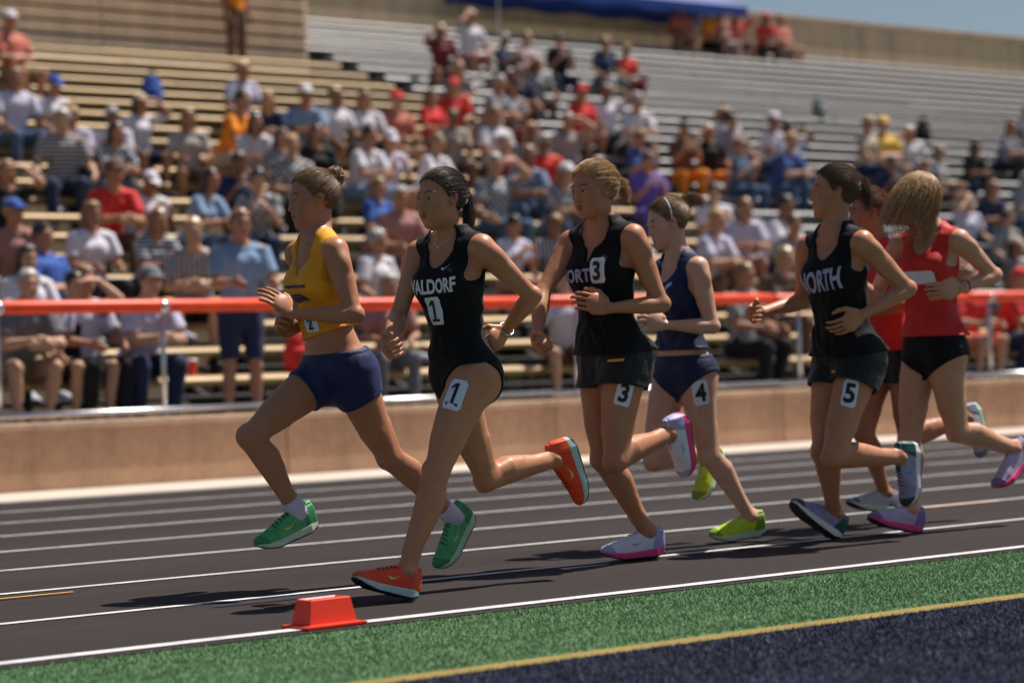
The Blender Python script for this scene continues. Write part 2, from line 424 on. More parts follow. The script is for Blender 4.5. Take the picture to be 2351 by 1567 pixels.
def human(J, vox, s=1.0, male=False, hands=True, head=True, slim=1.0, mouth=0.0):
    """returns grid and fields: T torso+head, G torso+legs, D the whole body"""
    pts = np.array([v for k, v in J.items() if isinstance(v, np.ndarray) and k not in ('up', 'lp', 'fp', 'ls', 'hl', 'hf', 'hu') and v.shape == (3,)])
    g = Grid(pts.min(0)-.17, pts.max(0)+.17, vox)
    T = g.new()
    pel, neck, up = J['pel'], J['neck'], J['up']; lp, fp = J['lp'], J['fp']; tl = J['tl']
    wm = 1.10 if male else 1.0
    rows = [(-.16, .115, .085, -.010), (-.06, .158, .103, -.012), (.05, .152, .102, -.008), (.16, .132, .094, 0), (.29, .117, .085, .006),
            (.44, .124, .090, .010), (.60, .135, .099, .010), (.74, .141, .097, .004), (.86, .136, .084, -.006), (.95, .105, .064, -.012), (1.02, .06, .05, -.012)]
    if male: rows = [(a, (.142 if .1 < a < .5 else b*1.10), (c+.012 if a < .6 else c*1.08), d) for a, b, c, d in rows]
    rows = [(a, b*s*slim, c*s*slim, d*s) for a, b, c, d in rows]
    put(g, T, Loft(pel, neck, fp, rows, twist=(-.16*J['tw']*0, -J['tw']) if abs(J['tw']) > 1e-4 else (0, 0)), 0)
    ls = J['ls']; fs = nrm(np.cross(ls, up))
    A = np.array([ls, fs, up])
    for q, sh in ((1, J['shL']), (-1, J['shR'])):
        c0 = pel+up*tl*.70
        if not male: put(g, T, Ell(c0+ls*q*.062*s+fs*.074*s-up*.012*s, np.array([.060, .046, .058])*s*slim, A), .035*s)
        else: put(g, T, Ell(c0+ls*q*.07*s+fs*.065*s+up*.03*s, np.array([.075, .04, .055])*s, A), .035*s)
        put(g, T, Ell(pel+lp*q*.070*s-fp*.055*s-up*.045*s, np.array([.078, .074, .088])*s*slim, np.array([lp, fp, up])), .05*s)
        put(g, T, Loft(neck+up*.035*s-fs*.018*s+ls*q*.01*s, sh+up*.018*s-fs*.008*s, up, [(0, .036*s, .030*s, 0), (.6, .034*s, .026*s, 0), (1, .034*s, .030*s, 0)]), .045*s)
        put(g, T, cap(neck+ls*q*.02*s+fs*.042*s-up*.012*s, sh+fs*.012*s+up*.012*s, .013*s, .012*s), .022*s)      # collarbone
    if head:
        hc, hl, hf, hu = J['head'], J['hl'], J['hf'], J['hu']
        nk = 1.12 if male else 1.0
        put(g, T, Loft(neck-up*.03*s-fs*.008*s, hc+(-hu*.055-hf*.022)*s, fs, [(-.1, .058*s*nk, .055*s*nk, 0), (.35, .047*s*nk, .049*s*nk, 0), (1, .048*s*nk, .053*s*nk, 0)]), .035*s)
        build_head(g, T, hc, hl, hf, hu, s, male, mouth)
    LGP = []
    def pl(p_, k): LGP.append((p_, k))
    for q, nm in ((1, 'L'), (-1, 'R')):
        hip, kn, an, toe = J['hip'+nm], J['kn'+nm], J['an'+nm], J['toe'+nm]
        side = lp
        def fw(a, b): return np.cross(nrm(b-a), side)
        tm = s*slim*(1.05 if male else 1.0)
        pl(Loft(hip, kn, fw(hip, kn), [(-.06, .080*tm, .082*tm, 0), (.08, .086*tm, .088*tm, 0), (.30, .079*tm, .086*tm, .006*s), (.55, .066*tm, .074*tm, .008*s),
                 (.80, .053*tm, .058*tm, .004*s), (.94, .049*tm, .051*tm, 0), (1.0, .047*tm, .049*tm, 0)]), .0)
        kf = fw(hip, kn)+fw(kn, an); kf = nrm(kf)
        if not male and vox < .006:
            d1, f1 = nrm(kn-hip), fw(hip, kn); d2, f2 = nrm(an-kn), fw(kn, an); l1, l2 = np.linalg.norm(kn-hip), np.linalg.norm(an-kn)
            for w_ in (1, -1):
                pl(Loft(hip+d1*l1*.38+f1*.040*s+side*w_*q*.030*s, hip+d1*l1*(.90 if w_ < 0 else .84)+f1*.026*s+side*w_*q*.026*s, side, [(0, .020*s, .022*s, 0), (.55, .033*s, .031*s, 0), (1, .016*s, .016*s, 0)]), .012*s)   # quadriceps heads
                pl(Loft(kn+d2*l2*.08-f2*.022*s+side*w_*q*.020*s, kn+d2*l2*(.46 if w_ < 0 else .40)-f2*.034*s+side*w_*q*.019*s, side, [(0, .017*s, .018*s, 0), (.6, .031*s, .029*s, 0), (1, .013*s, .014*s, 0)]), .010*s)   # calf heads
                pl(cap(hip+d1*l1*.62-f1*.040*s+side*w_*q*.026*s, kn+d2*l2*.05-f2*.018*s+side*w_*q*.032*s, .016*s, .009*s), .016*s)          # hamstring tendons
            pl(cap(kn+d2*l2*.10+f2*.034*s, kn+d2*l2*.80+f2*.022*s, .013*s, .011*s), .010*s)                                       # shin bone
            pl(cap(an-f2*.030*s, an-d2*.10*s-f2*.026*s, .010*s, .009*s), .014*s)                                                 # heel tendon
        pl(Ell(kn+kf*.018*s, .038*s), .022*s); pl(Ell(kn+kf*.042*s, .020*s), .012*s)
        pl(Loft(kn, an, fw(kn, an), [(-.02, .046*tm, .047*tm, 0), (.10, .047*tm, .049*tm, -.003*s), (.28, .052*tm, .055*tm, -.012*s), (.45, .046*tm, .049*tm, -.012*s),
                 (.70, .034*tm, .037*tm, -.005*s), (.90, .029*tm, .033*tm, 0), (1.0, .031*tm, .035*tm, 0)]), .020*s)
        pl(Ell(an+side*.024*s, .017*s), .012*s); pl(Ell(an-side*.024*s, .017*s), .012*s)
        fd = nrm(toe-an)
        pl(Loft(an-nrm(toe-an)*.02*s, an+fd*.13*s-np.cross(fd, side)*.012*s, side, [(0, .028*s, .026*s, 0), (1, .012*s, .024*s, 0)]), .02*s)
    S, q_ = subgrid(g, np.min([p_.lo for p_, k in LGP], 0)-.05, np.max([p_.hi for p_, k in LGP], 0)+.05)
    Lg = q_.new()
    for p_, k in LGP: put(q_, Lg, p_, k)
    G = T.copy(); G[S] = smin(G[S], Lg, .04*s)
    D = G.copy()
    for q, nm in ((1, 'L'), (-1, 'R')):
        sh, el, wr = J['sh'+nm], J['el'+nm], J['wr'+nm]
        hx = wr if J.get('hand'+nm) is None else wr+nrm(J['hand'+nm][0])*.20*s
        ap = np.array([sh, el, wr, hx]); S, q_ = subgrid(g, ap.min(0)-.10, ap.max(0)+.10); Ar = q_.new()
        am = s*slim*(1.18 if male else 1.0)
        bf = nrm(nrm(wr-el)-nrm(el-sh)*(nrm(wr-el)@nrm(el-sh))) if np.linalg.norm(np.cross(nrm(wr-el), nrm(el-sh))) > .05 else fp
        put(q_, Ar, Ell(sh-up*.006*s, .050*am), .0)
        put(q_, Ar, Loft(sh, el, bf, [(-.02, .046*am, .048*am, 0), (.15, .045*am, .049*am, 0), (.45, .039*am, .045*am, .003*s), (.75, .034*am, .037*am, .001*s), (1.0, .034*am, .033*am, 0)]), .02*s)
        put(q_, Ar, Loft(el, wr, bf, [(-.02, .033*am, .033*am, 0), (.12, .038*am, .037*am, 0), (.30, .039*am, .037*am, 0), (.60, .031*am, .029*am, 0), (.9, .026*am, .021*am, 0), (1.0, .027*am, .020*am, 0)]), .014*s)
        if vox < .006:
            d1, l1 = nrm(el-sh), np.linalg.norm(el-sh)
            put(q_, Ar, Loft(sh+d1*l1*.34+bf*.022*s, sh+d1*l1*.82+bf*.016*s, bf, [(0, .018*s, .016*s, 0), (.5, .028*s, .025*s, 0), (1, .014*s, .013*s, 0)]), .009*s)      # biceps
            put(q_, Ar, Loft(sh+d1*l1*.22-bf*.024*s, sh+d1*l1*.72-bf*.018*s, bf, [(0, .020*s, .016*s, 0), (.5, .026*s, .020*s, 0), (1, .013*s, .012*s, 0)]), .016*s)      # triceps
            put(q_, Ar, Ell(sh+J['ls']*(1 if nm == 'L' else -1)*.022*s+d1*.045*s, (.038*s, .038*s, .060*s), np.array([bf, np.cross(d1, bf), d1])), .009*s)                 # deltoid
            put(q_, Ar, Ell(el-bf*.012*s, .027*s), .012*s)
        h = J.get('hand'+nm)
        if h is not None:
            hd, hn, curl, extra = h
            n_ = nrm(np.asarray(hn)-nrm(hd)*(np.asarray(hn)@nrm(hd)))
            th = np.cross(n_, nrm(hd)) if nm == 'L' else np.cross(nrm(hd), n_)
            if hands: fingers(q_, Ar, wr, nrm(hd), n_, th, s*(1.06 if male else 1.0), curl, **extra)
            else:
                put(q_, Ar, Loft(wr, wr+nrm(hd)*.16*s, n_, [(0, .028*s, .018*s, 0), (.4, .042*s, .02*s, 0), (.8, .04*s, .02*s, .012*s), (1, .03*s, .016*s, .03*s)]), .01)
                put(q_, Ar, cap(wr+th*.025*s+nrm(hd)*.03*s, wr+th*.05*s+nrm(hd)*.085*s, .015*s, .012*s), .01)
        D[S] = smin(D[S], Ar, .022*s)
    return g, T, G, D
def lean_frame(J, twist):
    """torso axes from pelvis and neck"""
    up = nrm(J['neck']-J['pel']); J['tl'] = float(np.linalg.norm(J['neck']-J['pel'])); J['up'] = up
    lp = J['lp']; lp = nrm(lp-up*(lp@up)); J['lp'] = lp; J['fp'] = np.cross(lp, up)
    J['tw'] = twist
    J['ls'] = nrm(lp*math.cos(twist)+J['fp']*math.sin(twist))
# ------------------------------------------------------------------ hair
HL_Y = [-.13, -.07, -.035, -.016, -.004, .012, .024, .036, .048, .060, .075]
HL_Z = [-.062, -.060, -.040, .016, .020, -.004, .018, .040, .058, .074, .090]
SC, SR = np.array([0, -.014, .028]), np.array([.0735, .096, .085])
def strands_mesh(P, r):
    """P (n,m,3) paths, r (m,) radii: three-sided tubes"""
    n, m_, _ = P.shape
    tan = np.gradient(P, axis=1); tan /= np.linalg.norm(tan, axis=2, keepdims=True)+1e-9
    ref = np.array([.31, .52, .79]); s_ = np.cross(tan, ref); s_ /= np.linalg.norm(s_, axis=2, keepdims=True)+1e-9
    u_ = np.cross(s_, tan); V = []
    for a in (0, 2.094, 4.189): V.append(P+(s_*math.cos(a)+u_*math.sin(a))*r[None, :, None])
    V = np.stack(V, 2).reshape(-1, 3)
    base = (np.arange(n)[:, None]*m_+np.arange(m_-1)[None, :]).reshape(-1)*3
    Q = []
    for j in range(3):
        k = (j+1) % 3; Q.append(np.stack([base+j, base+k, base+3+k, base+3+j], 1))
    return V, np.concatenate(Q)
def make_hair(g, T, J, s, spec, seed):
    rs = np.random.RandomState(seed)
    c, A = J['head'], np.array([J['hl'], J['hf'], J['hu']])
    def w(q): return c+(np.asarray(q)@A)*s
    lo, hi = c-.16*s, c+.16*s
    gg = Grid(lo, hi, .004); D = gg.new()
    S, X, Y, Z = gg.sl(lo, hi)
    e = Ell(w(SC), (SR+spec.get('lift', .006))*s, A).ev(X, Y, Z)
    x = lin(X, Y, Z, c, A[0])/s; y = lin(X, Y, Z, c, A[1])/s; z = lin(X, Y, Z, c, A[2])/s
    hl = np.interp(y, HL_Y, HL_Z).astype(np.float32)
    D[S] = smax(e, (hl-z)*.8*s, .006).astype(np.float32)
    pb = np.array(spec['base'])
    if spec['kind'] in ('bun', 'tail'):
        put(gg, D, Ell(w(pb*.94), .030*s), .02)
    if spec['kind'] == 'bun':
        b = pb+np.array(spec.get('out', (0, -.022, .012))); put(gg, D, Ell(w(b), (.034*s, .030*s, .036*s), A), .008)
    Sx, off = crop(D); V0, Q0 = nets(gg, D[Sx], off)
    V0 = V0+vnoise(V0, 90.)[:, None]*.0018
    VV, QQ, n0 = [V0], [Q0], len(V0)
    def addst(P, r):
        nonlocal n0
        v, q = strands_mesh(P, r); VV.append(v); QQ.append(q+n0); n0 += len(v)
    n = spec.get('n', 1900); d = rs.normal(size=(n*4, 3)); d /= np.linalg.norm(d, axis=1)[:, None]
    p = SC+d*(SR+.003); keep = p[:, 2] > np.interp(p[:, 1], HL_Y, HL_Z)-.004; d = d[keep][:n]; n = len(d)
    m_ = 9; tt = np.linspace(0, 1, m_)
    bd = nrm((pb-SC)/SR)
    if spec['kind'] in ('bun', 'tail', 'short'):
        om = np.arccos(np.clip(d@bd, -1, 1))[:, None]; so = np.sin(om)+1e-6
        P = np.stack([(np.sin((1-t)*om)*d+np.sin(t*om)*bd)/so for t in tt*spec.get('reach', .97)], 1)
        P /= np.linalg.norm(P, axis=2, keepdims=True)
        lift = spec.get('lift', .006)+.001+rs.rand(n)[:, None]*.004+rs.rand(n)[:, None]*.004*np.sin(tt*math.pi)[None, :]
        wob = np.cumsum(rs.normal(size=(n, m_, 3))*.0008, axis=1)
        P = SC+P*(SR+lift[:, :, None])+wob
        addst(w(P), np.linspace(.0012, .0009, m_)*s)
        k = max(10, n//14)      # flyaways
        ii = rs.choice(n, k); F_ = P[ii].copy(); F_ += (P[ii]-SC)*rs.rand(k)[:, None, None]*.16*tt[None, :, None]**2
        F_ += np.array([0, -.03, -.01])*tt[None, :, None]**2*rs.rand(k)[:, None, None]
        addst(w(F_), np.linspace(.0009, .0005, m_)*s)
    if spec['kind'] == 'bun':
        b = pb+np.array(spec.get('out', (0, -.022, .012))); k = 260
        a0 = rs.rand(k)*6.283; el = rs.normal(size=k)*.5; ax = rs.normal(size=(k, 3)); ax /= np.linalg.norm(ax, axis=1)[:, None]
        u1 = np.cross(ax, [.3, .5, .8]); u1 /= np.linalg.norm(u1, axis=1)[:, None]; u2 = np.cross(ax, u1)
        an = a0[:, None]+np.linspace(0, 2.6, m_)[None, :]
        P = b+(np.cos(an)[..., None]*u1[:, None]+np.sin(an)[..., None]*u2[:, None])*np.array([.036, .032, .038])*(1+rs.rand(k)*.18)[:, None, None]
        addst(w(P), np.full(m_, .0017)*s)
        k = 60; dirn = rs.normal(size=(k, 3))*.5+np.array([0, -.6, .1]); P = b+dirn[:, None]*tt[None, :, None]*.05+np.array([0, 0, -.03])*tt[None, :, None]**2
        addst(w(P), np.linspace(.0011, .0004, m_)*s)
    if spec['kind'] == 'tail':
        ctl = np.array(spec['tail']); k = spec.get('tn', 420)       # control points in head axes, metres
        tq = np.linspace(0, 1, 12); cs = np.stack([np.interp(tq, np.linspace(0, 1, len(ctl)), ctl[:, i]) for i in range(3)], 1)
        for _ in range(2): cs[1:-1] = (cs[:-2]+cs[1:-1]*2+cs[2:])/4
        wd = np.interp(tq, [0, .15, .6, 1], spec.get('tw', [.010, .022, .026, .020]))
        o = rs.normal(size=(k, 3))*.55; o /= np.maximum(1, np.linalg.norm(o, axis=1))[:, None]
        ln = .72+.33*rs.rand(k)
        P = np.stack([np.stack([np.interp(tq*L, tq, cs[:, i]) for i in range(3)], 1) for L in ln])
        P = P+o[:, None]*wd[None, :, None]+np.cumsum(rs.normal(size=(k, 12, 3))*spec.get('wob', .0022), axis=1)
        addst(w(P), np.linspace(.0014, .0005, 12)*s)
    if spec['kind'] == 'loose':
        m_ = 14; tt = np.linspace(0, 1, m_); flow = np.array(spec['flow']); L = spec['len']*(.35+.85*rs.rand(n))
        P = np.zeros((n, m_, 3)); p = SC+d*(SR+.006); P[:, 0] = p; v = d*.25
        for i in range(1, m_):
            v = v*.72+(flow+rs.normal(size=(n, 3))*spec.get('mess', .18))*.34
            st = v/np.linalg.norm(v, axis=1)[:, None]*(L/m_)[:, None]; p = p+st
            q = (p-SC)/(SR+.007); r_ = np.linalg.norm(q, axis=1); ins = r_ < 1
            p[ins] = SC+(q[ins]/r_[ins][:, None])*(SR+.008); P[:, i] = p
        addst(w(P), np.linspace(.0010, .0004, m_)*s)
    return np_mesh('hair', np.concatenate(VV), np.concatenate(QQ))
def hair_mat(name, c):
    if name in MATS: return MATS[name]
    ma, nt, b = newmat(name)
    n = noise(nt, 60.0, 4.0, 0.6)
    r_ = ramp(nt, n.outputs['Fac'], [(0.3, mul(c, .55)), (0.7, mul(c, 1.45))])
    nt.links.new(r_.outputs[0], b.inputs['Base Color'])
    b.inputs['Roughness'].default_value = .38; b.inputs['Specular IOR Level'].default_value = .55
    MATS[name] = ma; return ma

# ------------------------------------------------------------------ running shoe, in its own axes (x to the toe, y to the left, z up)
def shoe_fields():
    g = Grid((-.04, -.07, -.02), (.32, .07, .16), .003)
    S, X, Y, Z = g.sl(g.lo, g.lo+g.n*g.v)
    xs = [-.02, -.005, .03, .08, .13, .19, .235, .258, .271, .278]
    wd = np.interp(X, xs, [.010, .027, .037, .036, .038, .048, .045, .035, .022, .006]).astype(np.float32)
    cy = np.interp(X, xs, [0, 0, 0, .001, .001, -.002, -.006, -.009, -.010, -.010]).astype(np.float32)
    zb = np.interp(X, xs, [.026, .012, .002, 0, 0, .001, .010, .018, .025, .034]).astype(np.float32)
    zt = np.interp(X, xs, [.052, .047, .042, .038, .034, .031, .033, .037, .041, .045]).astype(np.float32)
    yy = np.abs(Y-cy)
    ends = np.maximum(X-.274, -X-.016)
    sole = smax(smax(yy-wd*(1.05+.10*(zt-Z)/.03*.5), Z-zt, .008), zb-Z, .010)+0*Z; sole = smax(sole, ends, .014)
    h = np.interp(X, xs, [.050, .082, .094, .086, .074, .054, .036, .024, .012, .003]).astype(np.float32)
    wu = np.interp(X, xs, [.012, .029, .036, .036, .037, .044, .042, .032, .018, .004]).astype(np.float32)
    zz = Z-zt+.004
    up = (np.sqrt((yy/wu)**2.0+(np.maximum(zz, 0)/h)**2.4)-1)*np.minimum(wu, h)
    up = smax(smax(up, -zz-.004, .004), ends, .012)
    D = np.full(tuple(g.n), BIG, np.float32); D[S] = np.broadcast_to(up, D.shape)
    put(g, D, Ell((.060, 0, .162), (.046, .028, .045)), .006, True)        # collar opening
    E_ = np.full(tuple(g.n), BIG, np.float32); E_[S] = np.broadcast_to(sole, E_.shape)
    return g, D, E_
SG, SU, SS = shoe_fields()
SHOE_UP, _ = sdf_mesh('shoe', SG, SU); SHOE_SOLE, _ = sdf_mesh('sole', SG, SS)
def _overlay(name, f):
    S, X, Y, Z = SG.sl(SG.lo, SG.lo+SG.n*SG.v); return sdf_mesh(name, SG, np.maximum(SU-.0016, f(X, Y, Z)+0*SU).astype(np.float32))[0]
HEEL = _overlay('heel_counter', lambda X, Y, Z: np.maximum(X-.052+(Z-.045)*.35, Z-.112))
TOECAP = _overlay('toe_cap', lambda X, Y, Z: np.maximum(.232-X+(Z-.05)*.5, Z-.30))
COLLAR = _overlay('collar', lambda X, Y, Z: np.maximum(np.abs(Z-(.122-np.clip(X-.03, 0, .2)*.12))-.006, X-.125))
OUT = sdf_mesh('outsole', SG, np.maximum(SS-.0012, SG.ax[2][None, None, :]-np.interp(SG.ax[0], [-.02, .03, .19, .235, .271], [.030, .008, .007, .016, .031])[:, None, None]).astype(np.float32))[0]
def _laces():
    V, F_, n = [], [], 0
    for i in range(5):
        x = .112+.017*i; y = np.linspace(-.019, .019, 5)
        P = march(SG, SU, np.stack([np.full(5, x)+.004*np.sin(y*60), y, np.full(5, .15)], 1), np.array([0, 0, -1.0]))
        v, f = tube_arrays(P+[0, 0, .001], .0022, 5); V.append(v); F_ += [tuple(k+n for k in q) for q in f]; n += len(v)
    return poly_mesh('laces', np.concatenate(V), F_)
LACES = _laces()
def swoosh2d():
    """a curved tick: thin tail sweeping up, thick bend"""
    n = 14; t = np.linspace(0, 1, n)
    top = np.stack([-.35+1.35*t, .18-.42*np.sin(np.clip(t*1.5, 0, 1)*math.pi*.5)*(1-t)**.7+.42*t**1.5-.10*(1-t)], 1)
    bot = np.stack([-.42+1.42*t, .16-.62*np.sin(np.clip(t*2.2, 0, 1)*math.pi*.5)*(1-t)**.8+.45*t**1.5-.14*(1-t)], 1)
    bot[-1] = top[-1]; bot[0] = top[0]+[-.01, -.02]
    V = np.concatenate([top, bot]); F_ = [(i, n+i, n+i+1, i+1) for i in range(n-1)]
    return V, F_
def shoe_swoosh(side):
    V, F_ = swoosh2d(); P = np.stack([.135-V[:, 0]*.052, np.full(len(V), side*.09), .066+V[:, 1]*.040], 1)
    P = march(SG, SU, P, np.array([0, -side*1.0, 0]), 120)+[0, side*.0016, 0]
    return poly_mesh('shoe_mark', P, F_)
SWOOSH_L, SWOOSH_R = shoe_swoosh(1), shoe_swoosh(-1)

LOWZ = []
# ------------------------------------------------------------------ lettering
def text2d(txt, bold=.02):
    if txt == '1':      # a one with flag and foot
        o = [(-.30, -.5), (.30, -.5), (.30, -.385), (.085, -.385), (.085, .5), (-.06, .5), (-.27, .33), (-.27, .20), (-.075, .33), (-.075, -.385), (-.30, -.385)]
        return np.array(o), [(0, 1, 2, 3, 9, 10), (9, 3, 4, 5, 8), (5, 6, 7, 8)]
    cu = bpy.data.curves.new('t', 'FONT'); cu.body = txt; cu.size = 1.0; cu.offset = bold; cu.resolution_u = 3
    cu.align_x = 'CENTER'; cu.fill_mode = 'FRONT'
    o = bpy.data.objects.new('t', cu); COL.objects.link(o)
    dg = bpy.context.evaluated_depsgraph_get(); me = o.evaluated_get(dg).to_mesh()
    bm = bmesh.new(); bm.from_mesh(me); bmesh.ops.remove_doubles(bm, verts=bm.verts, dist=1e-4); bmesh.ops.triangulate(bm, faces=bm.faces[:])
    for _ in range(4):
        le = [e for e in bm.edges if e.calc_length() > .16]
        if not le: break
        bmesh.ops.subdivide_edges(bm, edges=le, cuts=1); bmesh.ops.triangulate(bm, faces=bm.faces[:])
    bm.verts.index_update(); V = np.array([v.co[:2] for v in bm.verts]); F_ = [tuple(v.index for v in p.verts) for p in bm.faces]; bm.free()
    o.evaluated_get(dg).to_mesh_clear(); bpy.data.objects.remove(o); bpy.data.curves.remove(cu)
    V = V-[(V[:, 0].min()+V[:, 0].max())/2, (V[:, 1].min()+V[:, 1].max())/2]
    h = V[:, 1].max()-V[:, 1].min(); return V/h, F_        # height 1
def rect2d(w, h, nx=8, ny=10, rc=.12):
    xs, ys = np.linspace(-w/2, w/2, nx), np.linspace(-h/2, h/2, ny); V = []
    for y in ys:
        e = max(0, abs(y)-(h/2-rc*w)); k = (w/2-rc*w+math.sqrt(max(0, (rc*w)**2-e*e)))/(w/2)
        for x in xs: V.append((x*k, y))
    F_ = [(j*nx+i, j*nx+i+1, (j+1)*nx+i+1, (j+1)*nx+i) for j in range(ny-1) for i in range(nx-1)]
    return np.array(V), F_
def decal(name, g, D, V, F_, C, U, Vv, d, off, mat, parent, base):
    if isinstance(D, tuple): g, D = D
    P = C+V[:, :1]*U+V[:, 1:2]*Vv-np.asarray(d)*.10
    P, good = march(g, D, P, d, ok=True); P = P-np.asarray(d)*off

    F_ = [f for f in F_ if all(good[i] for i in f)]
    return link(name, poly_mesh(name, P-base, F_, True), parent, mat)

# ------------------------------------------------------------------ runner
def solve(par, px, L, yexp, wy=1.0):
    d = ray(*px); t = np.arange(5.5, 17.0, .002); P = CAM_P+t[:, None]*d
    r_ = np.linalg.norm(P-par, axis=1)
    c = ((r_-L)/L)**2*10+((P[:, 1]-yexp)/.15)**2*wy
    p = P[c.argmin()]; v = p-par; n = np.linalg.norm(v)
    return par+v/n*min(max(n, .95*L), 1.05*L)
LEFT = np.array([0, -1.0, 0]); FWD = np.array([-1.0, 0, 0]); UPV = np.array([0, 0, 1.0])
def vec(f, l, u): return FWD*f+LEFT*l+UPV*u
def pose(sp):
    s, Y = sp['s'], sp['Y']; J = {}
    J['pel'] = hit_y(*sp['pel'], Y)
    J['neck'] = solve(J['pel'], sp['neck'], .505*s, Y, .5)
    a = R(sp.get('ptw', 0)); J['lp'] = LEFT*math.cos(a)+FWD*math.sin(a)
    lean_frame(J, R(sp['tw']))
    up, ls = J['up'], J['ls']; fs = np.cross(ls, up)
    J['head'] = solve(J['neck'], sp['head'], .185*s, Y, .5)
    y_, p_ = R(sp['yaw']), R(sp.get('nod', 0)); hf = (FWD*math.cos(y_)+LEFT*math.sin(y_))*math.cos(p_)+UPV*math.sin(p_)
    J['hl'], J['hf'], J['hu'] = frame(hf, nrm(UPV+LEFT*sp.get('tilt', 0)))
    hl = nrm(np.cross(UPV, hf)); J['hl'] = nrm(hl+UPV*sp.get('tilt', 0)); J['hf'] = nrm(hf); J['hu'] = np.cross(J['hf'], J['hl']); 
    for q, nm in ((1, 'L'), (-1, 'R')):
        J['hip'+nm] = J['pel']+J['lp']*q*.083*s-up*.045*s
        J['sh'+nm] = J['neck']+ls*q*.158*s-up*.040*s+UPV*sp.get('shr'+nm, 0)
        def jt(key, par, L, ye, wy=1.0):
            v = sp[key]
            if v[0] == 'v': return par+nrm(vec(*v[1]))*L
            return solve(par, v, L, ye, wy)
        ys = J['sh'+nm][1]; yh = J['hip'+nm][1]
        J['el'+nm] = jt('el'+nm, J['sh'+nm], .285*s, ys-.05*q, .6)
        J['wr'+nm] = jt('wr'+nm, J['el'+nm], .245*s, Y-.10*q+sp.get('yw'+nm, 0), .6)
        hv = sp['ha'+nm]
        tip = jt('ha'+nm, J['wr'+nm], .16*s, J['wr'+nm][1]+.05*q+sp.get('yh'+nm, 0), .6)
        J['hand'+nm] = (tip-J['wr'+nm], LEFT*(-q)+np.array(sp.get('pn'+nm, (0, 0, 0))), sp.get('cu'+nm, 1.0), sp.get('hx'+nm, {}))
        J['kn'+nm] = jt('kn'+nm, J['hip'+nm], .405*s, yh, 1.0)
        J['an'+nm] = jt('an'+nm, J['kn'+nm], .395*s, yh+.02*q, 1.0)
        J['toe'+nm] = jt('toe'+nm, J['an'+nm], .215*s, J['an'+nm][1], 1.5)
    return J
def foot_frame(J, nm, s):
    """rotation and origin of the shoe: ankle at (.06,0,.10), toe tip at (.27,0,.03) in shoe axes"""
    an, toe = J['an'+nm], J['toe'+nm]; d = nrm(toe-an); l = J['lp']; l = nrm(l-d*(l@d)); u = np.cross(d, l)
    a = math.atan2(.07, .21); x = d*math.cos(a)+u*math.sin(a); z = np.cross(x, l)
    o = an-(x*.060+z*.100)*s; return x, l, z, o
def arr_slice(g, D, lo, hi): return g.sl(lo, hi)
